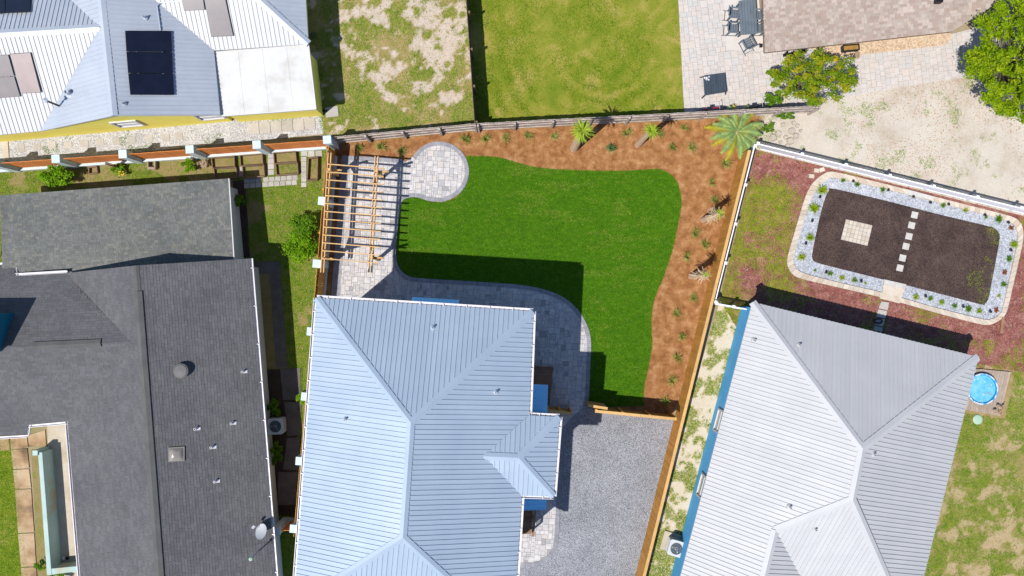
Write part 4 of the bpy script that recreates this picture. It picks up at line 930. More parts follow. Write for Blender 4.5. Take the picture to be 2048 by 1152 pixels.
# ---- air conditioners
def ac_unit(label, cx, cy, ang, sz=.42, h=.85, padm=m_conc):
    b = G(cx, cy); t = thing('air_conditioner', label, 'air conditioner', b); ca, sa = math.cos(ang), math.sin(ang); ux = Vector((ca, sa, 0)); uy = Vector((-sa, ca, 0))
    def rr(s, r, zz, n=5):
        out = []
        for k, (sx, sy) in enumerate(((1,1),(-1,1),(-1,-1),(1,-1))):
            for i in range(n+1):
                th = math.pi/2*(k+i/n); out.append(b+ux*(sx*(s-r)+r*math.cos(th))+uy*(sy*(s-r)+r*math.sin(th))+z*zz)
        return out
    m_ = MB(); m_.box(b+z*.05+Vector((-.14,.12,0)), ux*(sz+.1), uy*(sz+.1), z*.05); m_.build('pad', padm, t)
    m_ = MB(); m_.prism(rr(sz-.03, .1, h-.05), (0,0,-(h-.15))); m_.build('body', m_furn, t)
    for k in range(8):
        l = MB(); q = rr(sz, .1, .2+k*.075); l.prism(q, (0,0,-.03)); l.build('louvre', m_ac, t)
    top = rr(sz+.015, .12, h); n = len(top); ring = [b+(ux*math.cos(2*math.pi*(k/n)+math.pi/4*0)+uy*math.sin(2*math.pi*k/n))*sz*.78+z*h for k in range(n)]
    m_ = MB(); i0 = 0; m_.v = [tuple(p) for p in top+ring]+[tuple(p-z*.06) for p in top]+[tuple(p-z*.12) for p in ring]
    for k in range(n):
        k2 = (k+1) % n; m_.f += [(k, k2, n+k2, n+k), (2*n+k, 2*n+k2, k2, k), (n+k, n+k2, 3*n+k2, 3*n+k)]
    m_.build('top_panel', m_ac, t)
    m_ = MB(); m_.lathe(b, [(sz*.80, h-.10), (.001, h-.10)], 24); m_.build('fan_well', m_black, t)
    for k in range(3):
        th = k*2.094+.6; r0 = ux*math.cos(th)+uy*math.sin(th); r1 = ux*math.cos(th+.55)+uy*math.sin(th+.55); m_ = MB(); m_.prism([b+r0*.08+z*(h-.06), b+r0*sz*.66+z*(h-.07), b+r1*sz*.66+z*(h-.035), b+r1*.08+z*(h-.045)], (0,0,-.008)); m_.build('fan_blade', m_ac if k else m_furn, t)
    m_ = MB(); m_.lathe(b, [(.09, h-.06), (.09, h-.02), (.001, h-.015)], 14); m_.build('hub', m_ac, t)
    for r in (.4, .62, .78):
        m_ = MB(); m_.tube([b+(ux*math.cos(2*math.pi*k/20)+uy*math.sin(2*math.pi*k/20))*sz*r+z*(h-.004) for k in range(21)], .005, 4, False); m_.build('guard_wire', m_black, t)
    for k in range(8):
        th = math.pi*k/8; r0 = (ux*math.cos(th)+uy*math.sin(th))*sz*.78; m_ = MB(); m_.tube([b-r0+z*(h-.002), b+r0+z*(h-.002)], .004, 4); m_.build('guard_wire', m_black, t)
ac_unit('grey white air conditioner on a pad against the blue wall', 1347, 1088, -.28)
ac_unit('grey air conditioner in shade beside the charcoal house', 559, 848, .05, padm=m_shade)

# ---- paddling pool on a plank deck
dk = deck('pool_deck', 'bleached plank deck under the paddling pool', [(1925,735),(2022,744),(2000,832),(1905,815)], .14, math.radians(77), m_plank, wd=.145)
pb = G(1960,777,.14); pt = thing('paddling_pool', 'round blue plastic paddling pool filled with water on the plank deck', 'paddling pool', pb)
m_ = MB(); m_.lathe(pb, [(.74,.0), (.80,.02), (.83,.2), (.86,.26), (.83,.29), (.78,.27), (.755,.2), (.74,.03), (.001,.03)], 40); m_.build('basin', m_pool, pt, smooth=True)
m_ = MB(); m_.lathe(pb, [(.868,.262), (.832,.298), (.79,.28)], 40); m_.build('rim', m_poolw, pt, smooth=True)
m_ = MB(); m_.lathe(pb, [(.752,.17), (.001,.17)], 40); m_.build('water', m_water, pt)
for k in range(9):
    th = random.uniform(0, 6.28); r = random.uniform(.3, .65); q = pb+Vector((math.cos(th)*r, math.sin(th)*r, .176)); m_ = MB(); m_.lathe(q, [(.04,0), (.001,.008)], 6); m_.build('floating_leaf', m_rust if k % 2 else m_poolw, pt)
m_ = MB(); m_.lathe(G(1955,839,.04), [(.26,0), (.27,.03), (.2,.06), (.001,.075)], 24); tag(m_.build('splash_disc', m_light), 'pale green disc lying in the grass by the plank deck', 'disc')

# ---- satellite dish and mast on the charcoal roof
plGE = plane(G(272,531,4.6), G(325,1220,4.6), G(500,517,2.7))
b = PP(531,1058,plGE); t = thing('satellite_dish', 'white satellite dish with rust spot on the charcoal roof edge', 'satellite dish', b)
cz = b+z*.55; nrm = Vector((-.55, .45, .72)).normalized(); ax = nrm.cross(z).normalized(); ay = ax.cross(nrm); m_ = MB(); rings = 6; seg = 24
for i in range(rings+1):
    r = .42*i/rings
    for k in range(seg):
        th = 2*math.pi*k/seg; m_.v.append(tuple(cz+ax*r*math.cos(th)*.92+ay*r*math.sin(th)*1.05+nrm*(r*r*.55)))
for i in range(rings):
    for k in range(seg): a0 = i*seg+k; a1 = i*seg+(k+1) % seg; m_.f.append((a0, a1, a1+seg, a0+seg))
m_.build('reflector', m_dish, t, smooth=True)
m_ = MB(); m_.tube([b, cz-nrm*.02], .03, 8); m_.build('mast', m_galv, t); m_ = MB(); m_.tube([cz-ay*.4, cz-ay*.2+nrm*.5], .018, 6); m_.build('feed_arm', m_galv, t); m_ = MB(); m_.box(cz-ay*.2+nrm*.52, ax*.09, ay*.04, nrm*.05); m_.build('feed_horn', m_gutter, t)
b = PP(517,1102,plGE); t = thing('roof_mast', 'thin antenna mast with guy wires on the charcoal roof', 'mast', b); m_ = MB(); m_.tube([b-z*.1, b+z*1.25], .03, 8); m_.build('pole', m_galv, t)
m_ = MB(); m_.lathe(b+z*1.25, [(.03,0), (.09,.03), (.09,.1), (.001,.14)], 12); m_.build('cap', m_light, t)
for dx, dy in ((.9,.1), (.3,-.7), (-.6,.3)):
    m_ = MB(); e = b+Vector((dx, dy, 0)); e.z -= dx*.37; m_.tube([b+z*1.1, e], .006, 4); m_.build('guy_wire', m_galv, t)

# ---- dining set and low table on the paver terrace
def chair(x, y, rz, label, zb=.06):
    b = G(x, y, zb); t = thing('garden_chair', label, 'chair', b, 'slatted chairs around the dining table', rz); L = dict(local=True)
    for k in range(4): m_ = MB(); m_.box((0, -.2+k*.13, .43), (.23,0,0), (0,.055,0), (0,0,.012)); m_.build('seat_slat', m_furn, t, **L)
    for k in range(5): m_ = MB(); m_.beam((-.19+k*.095, -.27, .45), (-.19+k*.095, -.42, .95), .07, .02); m_.build('back_slat', m_furn, t, **L)
    m_ = MB(); m_.box((0,-.43,.97), (.27,0,0), (0,.025,0), (0,0,.04)); m_.build('top_rail', m_furn, t, **L)
    for s in (-1, 1):
        m_ = MB(); m_.box((s*.27,-.05,.65), (.035,0,0), (0,.3,0), (0,0,.014)); m_.build('arm', m_furn, t, **L)
        for y_ in (-.3, .22): m_ = MB(); m_.box((s*.27, y_, .32), (.025,0,0), (0,.03,0), (0,0,.32)); m_.build('leg', m_furn, t, **L)
        m_ = MB(); m_.beam((s*.27,-.55,.03), (s*.27,.28,.03), .03, .04); m_.build('runner', m_furn, t, **L)
    m_ = MB(); m_.box((0,-.45,.05), (.26,0,0), (0,.015,0), (0,0,.015)); m_.build('stretcher', m_furn, t, **L)
    return t
chair(1465, 33, math.radians(-95), 'slatted grey chair tucked in beside the table nearer the lawn')
chair(1463, 62, math.radians(-92), 'slatted grey chair beside the dining table end, lawn side')
chair(1508, 36, math.radians(92), 'slatted grey chair between table and blush roof edge')
chair(1508, 62, math.radians(92), 'slatted grey chair at table corner under the blush roof edge')
chair(1490, 90, math.radians(28), 'slatted grey chair turned askew at the end of the table')
b = G(1492,38,.06); t = thing('dining_table', 'long slate grey plank dining table with chairs around it', 'table', b)
P = [G(1477,2,.76), G(1511,-6,.76), G(1515,67,.76), G(1481,70,.76)]
for k in range(6):
    a0, a1 = P[0].lerp(P[1], k/6+.006), P[0].lerp(P[1], (k+1)/6-.006); b0, b1 = P[3].lerp(P[2], k/6+.006), P[3].lerp(P[2], (k+1)/6-.006); m_ = MB(); m_.prism(ccw([a0, a1, b1, b0]), (0,0,-.035)); m_.build('plank', m_furn, t)
cc = sum(P, Vector())/4
for p in P: q = p.lerp(cc, .12); m_ = MB(); m_.box((q.x, q.y, .39), (.04,0,0), (0,.04,0), (0,0,.33)); m_.build('leg', m_furn, t)
m_ = MB(); m_.prism(ccw([p.lerp(cc, .1)-z*.04 for p in P]), (0,0,-.06)); m_.build('apron', m_furn, t)
t = thing('low_table', 'square dark slate slatted table standing alone on the terrace', 'table', G(1432,168,.036))
P = [G(1406,152,.5), G(1449,146,.5), G(1453,184,.5), G(1409,191,.5)]; cc = sum(P, Vector())/4
for k in range(9):
    a0, a1 = P[0].lerp(P[1], k/9+.005), P[0].lerp(P[1], (k+1)/9-.005); b0, b1 = P[3].lerp(P[2], k/9+.005), P[3].lerp(P[2], (k+1)/9-.005); m_ = MB(); m_.prism(ccw([a0, a1, b1, b0]), (0,0,-.03)); m_.build('slat', m_furnd, t)
for p in P:
    q = p.lerp(cc, .08); o_ = (p-cc)*.16; m_ = MB(); m_.beam(Vector((q.x, q.y, .46)), Vector((q.x+o_.x, q.y+o_.y, .04)), .05, .05); m_.build('leg', m_black, t)
m_ = MB(); m_.prism(ccw([p.lerp(cc, .05)-z*.035 for p in P]), (0,0,-.05)); m_.build('apron', m_black, t)
t = thing('shell_ornament', 'little cluster of white shells on the low slate table', 'ornament', G(1413,157,.5))
for k in range(9):
    q = G(1413+random.uniform(-6,6), 157+random.uniform(-4,4), .5); m_ = MB(); m_.lathe(q, [(.045,0), (.05,.03), (.001,.06)], 8); m_.build('shell', m_gutter, t)
m_ = MB(); m_.box(G(1521,92,.06)+z*.07, (.07,0,0), (0,.09,0), z*.07); tag(m_.build('floor_lantern', m_black), 'small black box lantern on the slab near the askew chair', 'lantern')
# planter box and bench by the tan house
t = thing('window_planter', 'dark rectangular planter with straw coloured stems by the tan house', 'planter', G(1702,96)); P = ccw(GS([(1686,91),(1718,88),(1719,99),(1687,102)], .35)); P = [Vector((p.x, p.y, 0)) for p in P]
for i in range(4): m_ = MB(); m_.beam(P[i]+z*.18, P[(i+1) % 4]+z*.18, .05, .36); m_.build('side_board', m_black, t)
m_ = MB(); m_.prism([p+z*.3 for p in inset(P, .03)], (0,0,-.3)); m_.build('soil', mk('straw', [c(200,150,80), c(150,120,60)], 8, 4, .9), t)
t = thing('bench', 'dark narrow bench against the tan house wall', 'bench', G(1590,108)); m_ = MB(); m_.prism(ccw(GS([(1566,108),(1608,101),(1609,106),(1567,114)], .4)), (0,0,-.05)); m_.build('seat', m_black, t)
for x, y in ((1570,110),(1604,105)): m_ = MB(); m_.box(G(x, y, 0)+z*.19, (.04,0,0), (0,.1,0), z*.19); m_.build('leg', m_black, t)
# bicycle by the fence
def bicycle(label, x, y, rz, col):
    t = thing('bicycle', label, 'bicycle', G(x, y, .036), None, rz); L = dict(local=True)
    for s in (-.5, .5):
        m_ = MB(); m_.tube([(s+.33*math.cos(2*math.pi*k/24), 0, .33+.33*math.sin(2*math.pi*k/24)) for k in range(25)], .022, 6, False); wh = m_.build('wheel', m_black, t, **L)
        m_ = MB(); [m_.tube([(s-.31*math.cos(k*.52), 0, .33-.31*math.sin(k*.52)), (s+.31*math.cos(k*.52), 0, .33+.31*math.sin(k*.52))], .004, 3) for k in range(6)]; m_.build('spokes', m_galv, wh, **L)
    m_ = MB(); 
    for a, b in (((-.5,0,.33),(-.15,0,.75)), ((-.5,0,.33),(-.05,0,.3)), ((-.05,0,.3),(-.17,0,.85)), ((-.05,0,.3),(.36,0,.72)), ((-.15,0,.76),(.35,0,.8)), ((.34,0,.9),(.5,0,.33))): m_.tube([a, b], .02, 6)
    m_.build('frame', col, t, **L)
    m_ = MB(); m_.tube([(.25,-.28,1.02), (.33,-.1,.98), (.34,0,.92), (.33,.1,.98), (.25,.28,1.02)], .016, 6); m_.build('handlebar', m_galv, t, **L)
    m_ = MB(); m_.box((-.2,0,.9), (.13,0,0), (0,.07,0), (0,0,.03)); m_.build('saddle', m_black, t, **L)
bicycle('red framed bicycle parked along the weathered fence on the terrace', 1419, 222, .1, m_red)
bicycle('black framed bicycle parked by the fence near the yellowing tree', 1503, 218, .15, m_black)
# hoses
m_ = MB(); pts = [G(1757+8*math.cos(k*.5), 640+5*math.sin(k*.5)+k*.15, .06+k*.004) for k in range(26)]; m_.tube(pts, .022, 6); tag(m_.build('garden_hose', m_hose), 'coiled dark hose lying on the pale garden path slabs', 'hose')
m_ = MB(); m_.tube([G(627+5*math.cos(k*.5), 70+5*math.sin(k*.5), .05+k*.006) for k in range(28)], .025, 6); tag(m_.build('garden_hose', m_hoseg), 'coiled green hose on the shaded sandy yard', 'hose')
m_ = MB(); m_.box(G(664,224,0)+z*.03, (.35,.05,0), (-.03,.28,0), z*.03); tag(m_.build('splash_block', m_slab), 'concrete splash block by the patio cover corner', 'splash block')
m_ = MB(); m_.tube([G(632,219,.1), G(655,222,.08)], .05, 8); tag(m_.build('downpipe_end', m_black), 'dark downpipe outlet leading to the splash block', 'pipe')
for k, (x, y, s) in enumerate(((1556,268,.2),(1583,262,.22),(1592,272,.19),(1580,282,.26),(1545,276,.24),(1565,250,.14),(1594,252,.13),(1574,292,.15),(1570,275,.12),(1600,262,.1),(1560,285,.1),(1586,246,.12))):
    m_ = MB(); b = G(x, y)
    for i in range(9):
        pass
    n_ = 9; top = [b+Vector((math.cos(2*math.pi*i/n_)*s*.72, math.sin(2*math.pi*i/n_)*s*random.uniform(.55,.85), .14+.04*math.cos(i)*s)) for i in range(n_)]
    bot = [b+Vector((math.cos(2*math.pi*i/n_)*s*random.uniform(.85,1.1), math.sin(2*math.pi*i/n_)*s*random.uniform(.85,1.1), -.02)) for i in range(n_)]
    m_.face(top); [m_.face([bot[i], bot[(i+1) % n_], top[(i+1) % n_], top[i]]) for i in range(n_)]; tag(m_.build('rock', m_rock), 'rough pale rock in the sand beside the big cycad', 'rock', 'rocks beside the cycad')

# ================================================================== PLANTS
def raw(name, v, f, mat, smooth=False):
    me = bpy.data.meshes.new(name); me.from_pydata(v, [], f); me.materials.append(mat)
    return me
def tuft_mesh(n, r, h, wd, mat, seed):
    R = random.Random(seed); v, f = [], []
    for k in range(n):
        th = R.uniform(0, 6.283); ln = r*R.uniform(.5, 1.1); hh = h*R.uniform(.6, 1.1); b = len(v); s = Vector((-math.sin(th), math.cos(th), 0))*wd*R.uniform(.6, 1.2); d = Vector((math.cos(th), math.sin(th), 0))
        o = Vector((R.uniform(-.04,.04), R.uniform(-.04,.04), 0)); p1 = o+d*ln*.45+Vector((0,0,hh*.85)); p2 = o+d*ln+Vector((0,0,hh*R.uniform(.5,.9)))
        v += [tuple(o-s*.6), tuple(o+s*.6), tuple(p1+s), tuple(p1-s), tuple(p2)]; f += [(b, b+1, b+2, b+3), (b+3, b+2, b+4)]
    return raw('blades', v, f, mat)
TM = [tuft_mesh(42, .38, .30, .010, g_tuft, k) for k in range(4)]; TG = [tuft_mesh(60, .26, .24, .014, g_mid, 10+k) for k in range(3)]; TB = [tuft_mesh(90, .36, .34, .013, g_blue, 20+k) for k in range(2)]; TR = [tuft_mesh(36, .24, .2, .022, g_red, 30)]; TY = [tuft_mesh(60, .3, .24, .014, g_garden, 40+k) for k in range(2)]
def plant(name, mesh, px, py, sc, label, cat, group, zb=0.01):
    o = bpy.data.objects.new(name, mesh); C.objects.link(o); o.location = G(px, py, zb); o.rotation_euler.z = random.uniform(0, 6.28); o.scale = (sc, sc, sc); return tag(o, label, cat, group)
for i, (x, y) in enumerate(((720,297),(763,295),(803,303))): plant('grass_clump', TM[i % 4], x, y, random.uniform(1.0,1.3), 'fine grass clump planted by the pergola corner', 'grass clump', 'grass clumps by the pergola')
for i, (x, y) in enumerate(((932,280),(972,278),(1012,276),(1055,273),(1108,274),(1252,267),(1318,269),(1343,295),(1382,295),(1368,257))): plant('grass_clump', TM[i % 4], x, y, random.uniform(.95,1.3), 'fine grass clump in pine straw along the weathered fence', 'grass clump', 'grass clumps along the weathered fence')
plant('grass_clump', TB[0], 1221, 297, 1.0, 'dense blue green grass clump between the two spiky palms', 'grass clump', None)
for i, (x, y) in enumerate(((1450,328),(1423,365),(1428,401),(1390,468),(1409,490),(1373,513),(1387,595),(1351,626),(1364,673),(1354,716),(1344,761),(1332,803))): plant('grass_clump', TM[i % 4], x, y, random.uniform(.95,1.3), 'fine grass clump in pine straw along the golden fence', 'grass clump', 'grass clumps along the golden fence')
ring_pl = [(315,240,1.4,'y'),(270,355,1.4,'y'),(250,525,1.1,'y'),(195,640,1.1,'y'),(445,183,.75,'g'),(530,207,.85,'g'),(682,240,.9,'g'),(1045,333,.85,'g'),(1178,363,.7,'y'),(1303,405,.6,'g'),(1375,417,1.2,'g'),(1455,468,.9,'r'),(1465,565,1.1,'y'),(1440,652,1.,'g'),(1415,733,.9,'r'),(1408,808,.95,'g'),(1382,875,.5,'y'),(1365,962,.9,'r'),(1262,968,.8,'y'),(1195,952,1.1,'g'),(1115,935,.8,'g'),(1035,912,.8,'y'),(970,890,.8,'g'),(883,880,.85,'y'),(515,782,.9,'g'),(438,765,.8,'y'),(368,742,.85,'g'),(280,722,.5,'g'),(582,800,.4,'y')]
for i, (x, y, s, k) in enumerate(ring_pl):
    me = {'y': TY[i % 2], 'g': TG[i % 3], 'r': TR[0]}[k]; lab = {'y': 'yellow green grassy plant in the pale gravel ring', 'g': 'mid green spiky plant in the pale gravel ring', 'r': 'reddish rosette plant in the pale gravel ring'}[k]
    plant('border_plant', me, *z3(x, y), s*.95, lab, 'plant', lab.replace('plant', 'plants'), .018)
def leaves(n, clumps, size, mat, seed, flat=.5):
    """leaf faces spread through clumps: (centre, radii, weight)"""
    R = np.random.default_rng(seed); V = []; wsum = sum(cl[2] for cl in clumps)
    for cen, rad, wt in clumps:
        k = int(n*wt/wsum); d = R.normal(size=(k, 3)); d /= np.linalg.norm(d, axis=1)[:, None]; r = R.random(k)**.45
        p = np.array(cen)+d*r[:, None]*np.array(rad)*(1+.25*R.normal(size=(k,1)))
        nr = R.normal(size=(k, 3))*flat+d*.5+np.array([0,0,.6]); nr /= np.linalg.norm(nr, axis=1)[:, None]
        a = np.cross(nr, R.normal(size=(k, 3))); a /= np.linalg.norm(a, axis=1)[:, None]; b = np.cross(nr, a); s = size*R.uniform(.6, 1.3, k)[:, None]
        V.append(np.stack([p-a*s, p-b*s*.45+a*s*.1, p+a*s, p+b*s*.45+a*s*.1], 1))
    V = np.concatenate(V).reshape(-1, 3); n4 = len(V)//4; me = bpy.data.meshes.new('leaves'); me.vertices.add(len(V)); me.vertices.foreach_set('co', V.astype(np.float32).ravel()); me.loops.add(len(V)); me.loops.foreach_set('vertex_index', np.arange(len(V), dtype=np.int32)); me.polygons.add(n4); me.polygons.foreach_set('loop_start', np.arange(0, n4*4, 4, dtype=np.int32)); me.polygons.foreach_set('loop_total', np.full(n4, 4, np.int32)); me.materials.append(mat); me.update(calc_edges=True); return me
def bushy(name, label, cat, px, py, rx, ry, zc, rz_, n, size, mat, seed, ncl=14, trunk=True, tm=m_bark, spread=.8, limb_r=.05, cs=(.2,.36)):
    """tree or shrub: px,py is where the crown's centre shows; rx, ry, rz_ crown half-sizes in metres, zc crown centre height"""
    R = random.Random(seed); cen = G(px, py, zc); b = Vector((cen.x, cen.y, 0)); t = thing(name, label, cat, b); cl = []; mb = MB()
    for k in range(ncl):
        th = 2.4*k+R.uniform(-.4,.4); q = math.sqrt((k+.5)/ncl)*spread; zz = R.uniform(-.5, .6)*rz_*(1-.5*q)+ (1-q*q)*rz_*.35
        c_ = Vector((math.cos(th)*q*rx, math.sin(th)*q*ry, zc+zz)); s = R.uniform(*cs); cl.append((tuple(c_), (rx*s, ry*s, rz_*s*.9), R.uniform(.7,1.3)))
        if trunk: mid = Vector((c_.x*.4, c_.y*.4, zc*.55)); mb.tube([Vector((0,0,zc*.25)), mid, c_], [limb_r*.9, limb_r*.6, limb_r*.2], 6)
    o = bpy.data.objects.new('crown', leaves(n, cl, size, mat, seed)); C.objects.link(o); o.parent = t
    if trunk:
        mb.tube([(0,0,-.05), (0,0,zc*.3), (.05,0,zc*.6)], [limb_r*1.8, limb_r*1.3, limb_r*.8], 8); mb.build('trunk', tm, t, local=True)
    return t
bushy('tree', 'broad leafy tree with yellow patches by the tan house', 'tree', 1626, 156, 2.45, 1.4, 2.5, 1.0, 9500, .07, g_tree2, 3, 80, limb_r=.03, spread=.97, cs=(.08,.18))
bushy('tree', 'large dense green tree at the edge of the shell sand', 'tree', 2064, 116, 3.2, 3.2, 3.6, 1.9, 40000, .085, g_tree, 5, 210, limb_r=.05, spread=1.0, cs=(.06,.14))
bushy('shrub', 'rounded bright green shrub by the orange board wall', 'shrub', 114, 352, .98, .6, .9, .6, 3200, .07, g_bright, 11, 20, limb_r=.03)
bushy('shrub', 'small green shrub beside pale dried flowers', 'shrub', 377, 331, .46, .4, .45, .35, 1100, .06, g_bright, 12, 8, limb_r=.02)
bushy('dried_plant', 'pale dried flower mound beside a green shrub', 'plant', 404, 328, .33, .3, .35, .25, 500, .05, g_dry, 13, 6, limb_r=.015)
bushy('shrub', 'upper leafy shrub against the pillar wall west of the pergola', 'shrub', 606, 452, .8, .75, .8, .5, 2600, .065, g_mid, 14, 18, limb_r=.03)
bushy('shrub', 'sprawling bright leafy shrub south of its twin by the pillar wall', 'shrub', 600, 495, 1.0, .95, .6, .5, 3300, .065, g_bright, 15, 22, limb_r=.03)
bushy('shrub', 'leggy shrub with yellow blooms beneath the grey post', 'shrub', 238, 340, .5, .35, .35, .25, 700, .055, g_bright, 16, 7, limb_r=.015)
bushy('shrub', 'dark shrub in shade at the outbuilding east wall', 'shrub', 478, 402, .38, .42, .5, .4, 900, .06, g_mid, 17, 7, limb_r=.02)
bushy('shrub', 'dark shrub in shade north of the grey air conditioner', 'shrub', 548, 815, .5, .5, .5, .4, 1200, .06, g_mid, 18, 7, limb_r=.02)
bushy('shrub', 'dark shrub in shade south of the grey air conditioner', 'shrub', 552, 905, .5, .65, .4, .35, 1300, .06, g_mid, 19, 8, limb_r=.02)
bushy('shrub', 'small green shrub at the foot of the pillar wall by the house', 'shrub', 604, 797, .35, .45, .5, .4, 900, .06, g_bright, 20, 7, limb_r=.02)
bushy('shrub', 'low shrub by the stained teal wall end', 'shrub', 80, 1132, .35, .35, .4, .3, 700, .06, g_mid, 21, 6, limb_r=.02)
bushy('shrub', 'low green shrub beneath the teal wall return', 'shrub', 118, 1152, .6, .3, .4, .3, 900, .06, g_mid, 22, 6, limb_r=.02)
bushy('shrub', 'deep green shrub under the yellowing tree at the fence', 'shrub', 1545, 200, .55, .4, .6, .4, 1500, .065, g_mid, 23, 8, limb_r=.02)
bushy('shrub', 'weedy shrub at the foot of the fence beside the rocks', 'shrub', 1570, 232, .6, .25, .3, .25, 800, .055, g_mid, 24, 6, limb_r=.015)
bushy('shrub', 'weedy green clump between the cycad and the rocks', 'shrub', 1535, 255, .4, .35, .25, .2, 600, .055, g_mid, 25, 6, limb_r=.015)
bushy('shrub', 'dry brown shrub in shell bed below the dark planter', 'shrub', 1712, 112, .35, .2, .25, .2, 400, .05, g_dry, 26, 5, limb_r=.015)
bushy('shrub', 'dry plant spilling over the corner of the plank deck', 'shrub', 1998, 818, .35, .35, .3, .2, 400, .05, g_dry, 27, 5, limb_r=.015)
# flowers
m_ = MB()
for k in range(10):
    q = G(243+random.uniform(-5,5), 347+random.uniform(-4,4), .5); m_.lathe(q, [(.05,0), (.03,.03), (.001,.04)], 6)
tag(m_.build('yellow_flowers', m_pot), 'yellow flower heads beside the grey post', 'flowers')
# fronds
def frond_mesh(ln, lw, n, mat, seed, rise=.5, droop=.9, lz=.35):
    R = random.Random(seed); v, f = [], []
    def at(t): return Vector((ln*(t-.12*t*t), 0, rise*math.sin(min(1, t*1.2)*1.6)*ln*.5-droop*t*t*ln*.35))
    for k in range(14):
        a, b = at(k/14), at((k+1)/14); w_ = .018*(1-k/16); i = len(v); v += [tuple(a+Vector((0,w_,.0))), tuple(a-Vector((0,w_,0))), tuple(b-Vector((0,w_,0))), tuple(b+Vector((0,w_,0)))]; f.append((i, i+1, i+2, i+3))
    for k in range(n):
        t = .08+.92*k/n; a = at(t); l = lw*math.sin(min(1, t*1.5+.1)*1.57)*(1-.75*max(0, t-.6)/.4)*R.uniform(.85,1.1)
        for s in (-1, 1):
            e = a+Vector((l*.55, s*l, l*lz+R.uniform(-.03,.03))); i = len(v); v += [tuple(a-Vector((.016,0,0))), tuple(a+Vector((.016,0,0))), tuple(e)]; f.append((i, i+1, i+2))
    return raw('frond', v, f, mat)
cy = thing('cycad', 'large feathery green cycad with yellowing frond tips in the straw bed corner', 'cycad', G(1467,268))
FM = [frond_mesh(1.75, .30, 56, g_sago, k, .55, .7) for k in range(3)]; FY = [frond_mesh(1.9, .28, 56, g_sagoy, 9+k, .3, .7) for k in range(2)]
for k in range(9): o = inst('frond', FY[k % 2], cy, (0,0,.55), k*.698+.2+random.uniform(-.1,.1), (random.uniform(.85,1.05),)*3)
for k in range(12): inst('frond', FM[k % 3], cy, (0,0,.62), k*2.4+random.uniform(-.15,.15), (random.uniform(.85,1.02),)*3)
for k in range(7): inst('frond', FM[k % 3], cy, (0,0,.7), k*2.4+.4, (random.uniform(.5,.65),)*2+(1.0,))
m_ = MB(); m_.lathe((0,0,0), [(.2,0), (.24,.3), (.18,.6), (.001,.72)], 12); m_.build('trunk', m_trunk, cy, local=True)
def spiky(name, label, bx, by, h, r, n, mat, lean=(0,0), tr=.16, thatch=False, seed=0, cat='palm', dens=1., wd=.035):
    R = random.Random(seed); b = G(bx, by); t = thing(name, label, cat, b); top = Vector((lean[0], lean[1], h)); m_ = MB()
    pts = [Vector((0,0,-.03)), Vector((lean[0]*.3, lean[1]*.3, h*.4)), Vector((lean[0]*.7, lean[1]*.7, h*.75)), top]; m_.tube(pts, [tr*1.15, tr, tr*.9, tr*.85], 10); m_.build('trunk', m_trunk, t, local=True)
    for k in range(n):
        th = 2.4*k; el = R.uniform(-.5, 1.1) if not thatch else R.uniform(.1,1.2); ln = r*R.uniform(.75, 1.1); d = Vector((math.cos(th)*math.cos(el), math.sin(th)*math.cos(el), math.sin(el))); s = d.cross(z).normalized()*wd; mid = top+d*ln*.5; tip = top+d*ln-z*ln*.22*R.uniform(.5,1.5)
        q = MB(); q.v = [tuple(top-s*.5), tuple(top+s*.5), tuple(mid+s), tuple(mid-s), tuple(tip)]; q.f = [(0,1,2,3), (3,2,4)]; q.build('blade', mat, t, local=True)
    if thatch:
        for k in range(46):
            th = R.uniform(0, 6.28); zz = h*R.uniform(.45, .98); o_ = top*(zz/h); d = Vector((math.cos(th), math.sin(th), -.35)); ln = R.uniform(.25,.5); s = Vector((-math.sin(th), math.cos(th), 0))*.025; a = o_+d*tr*.8; e = o_+d*ln
            q = MB(); q.v = [tuple(a-s), tuple(a+s), tuple(e+s*.6), tuple(e-s*.6)]; q.f = [(0,1,2,3)]; q.build('dead_frond', g_dry, t, local=True)
    return t
spiky('palm', 'bushy lime green spiky palm on a short trunk by the weathered fence', 1148, 297, 5.0, .75, 64, g_palm, (.05,.05), .2, seed=1)
spiky('palm', 'slender palm with small lime tuft by the weathered fence', 1275, 290, 4.3, .5, 34, g_palm, (.05,.0), .16, seed=2)
spiky('palm', 'shaggy brown palm leaning in the straw bed near the picket fence', 1406, 440, 3.2, .45, 12, g_palm, (.12,.1), .15, True, 3, wd=.025)
spiky('palm', 'shaggy brown palm stump further down the golden fence', 1382, 553, 3.3, .4, 10, g_palm, (.05,.05), .15, True, 4, wd=.025)

# ================================================================== GRASS AND LITTER
W = lambda px: [(p.x, p.y) for p in GS(px)]
house_ex = [W([(633,610),(1060,640),(1040,1160),(600,1160)])]
blades('lawn_thatch', [lawnW], [], 900, leafmat('pale lawn blade', cs(1.1, (130,156,40), (168,178,80)), .2, .2), .08, .022, .055, .012, 'pale worn blades in thin streaks across the curved lawn', 'grass', mask=lambda X, Y: .05+.5*np.clip((vnoise(X*.5, Y*2.2, 1.3, 31, 4)-.56)/.1, 0, 1)*np.clip((vnoise(X, Y, .35, 32, 3)-.38)/.15, 0, 1))
blades('lawn_grass', [lawnW], [], 1500, g_lawn, .07, .022, .05, .01, 'thick dark green turf of the curved lawn', 'grass')
arcs = lambda X, Y: .55+.45*np.sin(np.hypot(X-5.2, Y-13.6)*7.5+vnoise(X, Y, .7, 5)*4)*np.clip((14.2-Y)/4, 0, 1)
blades('lawn_grass', [NLAWN], [], 1150, g_nlawn, .07, .024, .045, .006, 'worn yellow green turf of the north lawn', 'grass', mask=lambda X, Y: np.clip((vnoise(X, Y, .45, 1, 5)-.34)/.2, .12, 1)*np.clip(arcs(X, Y), .2, 1))
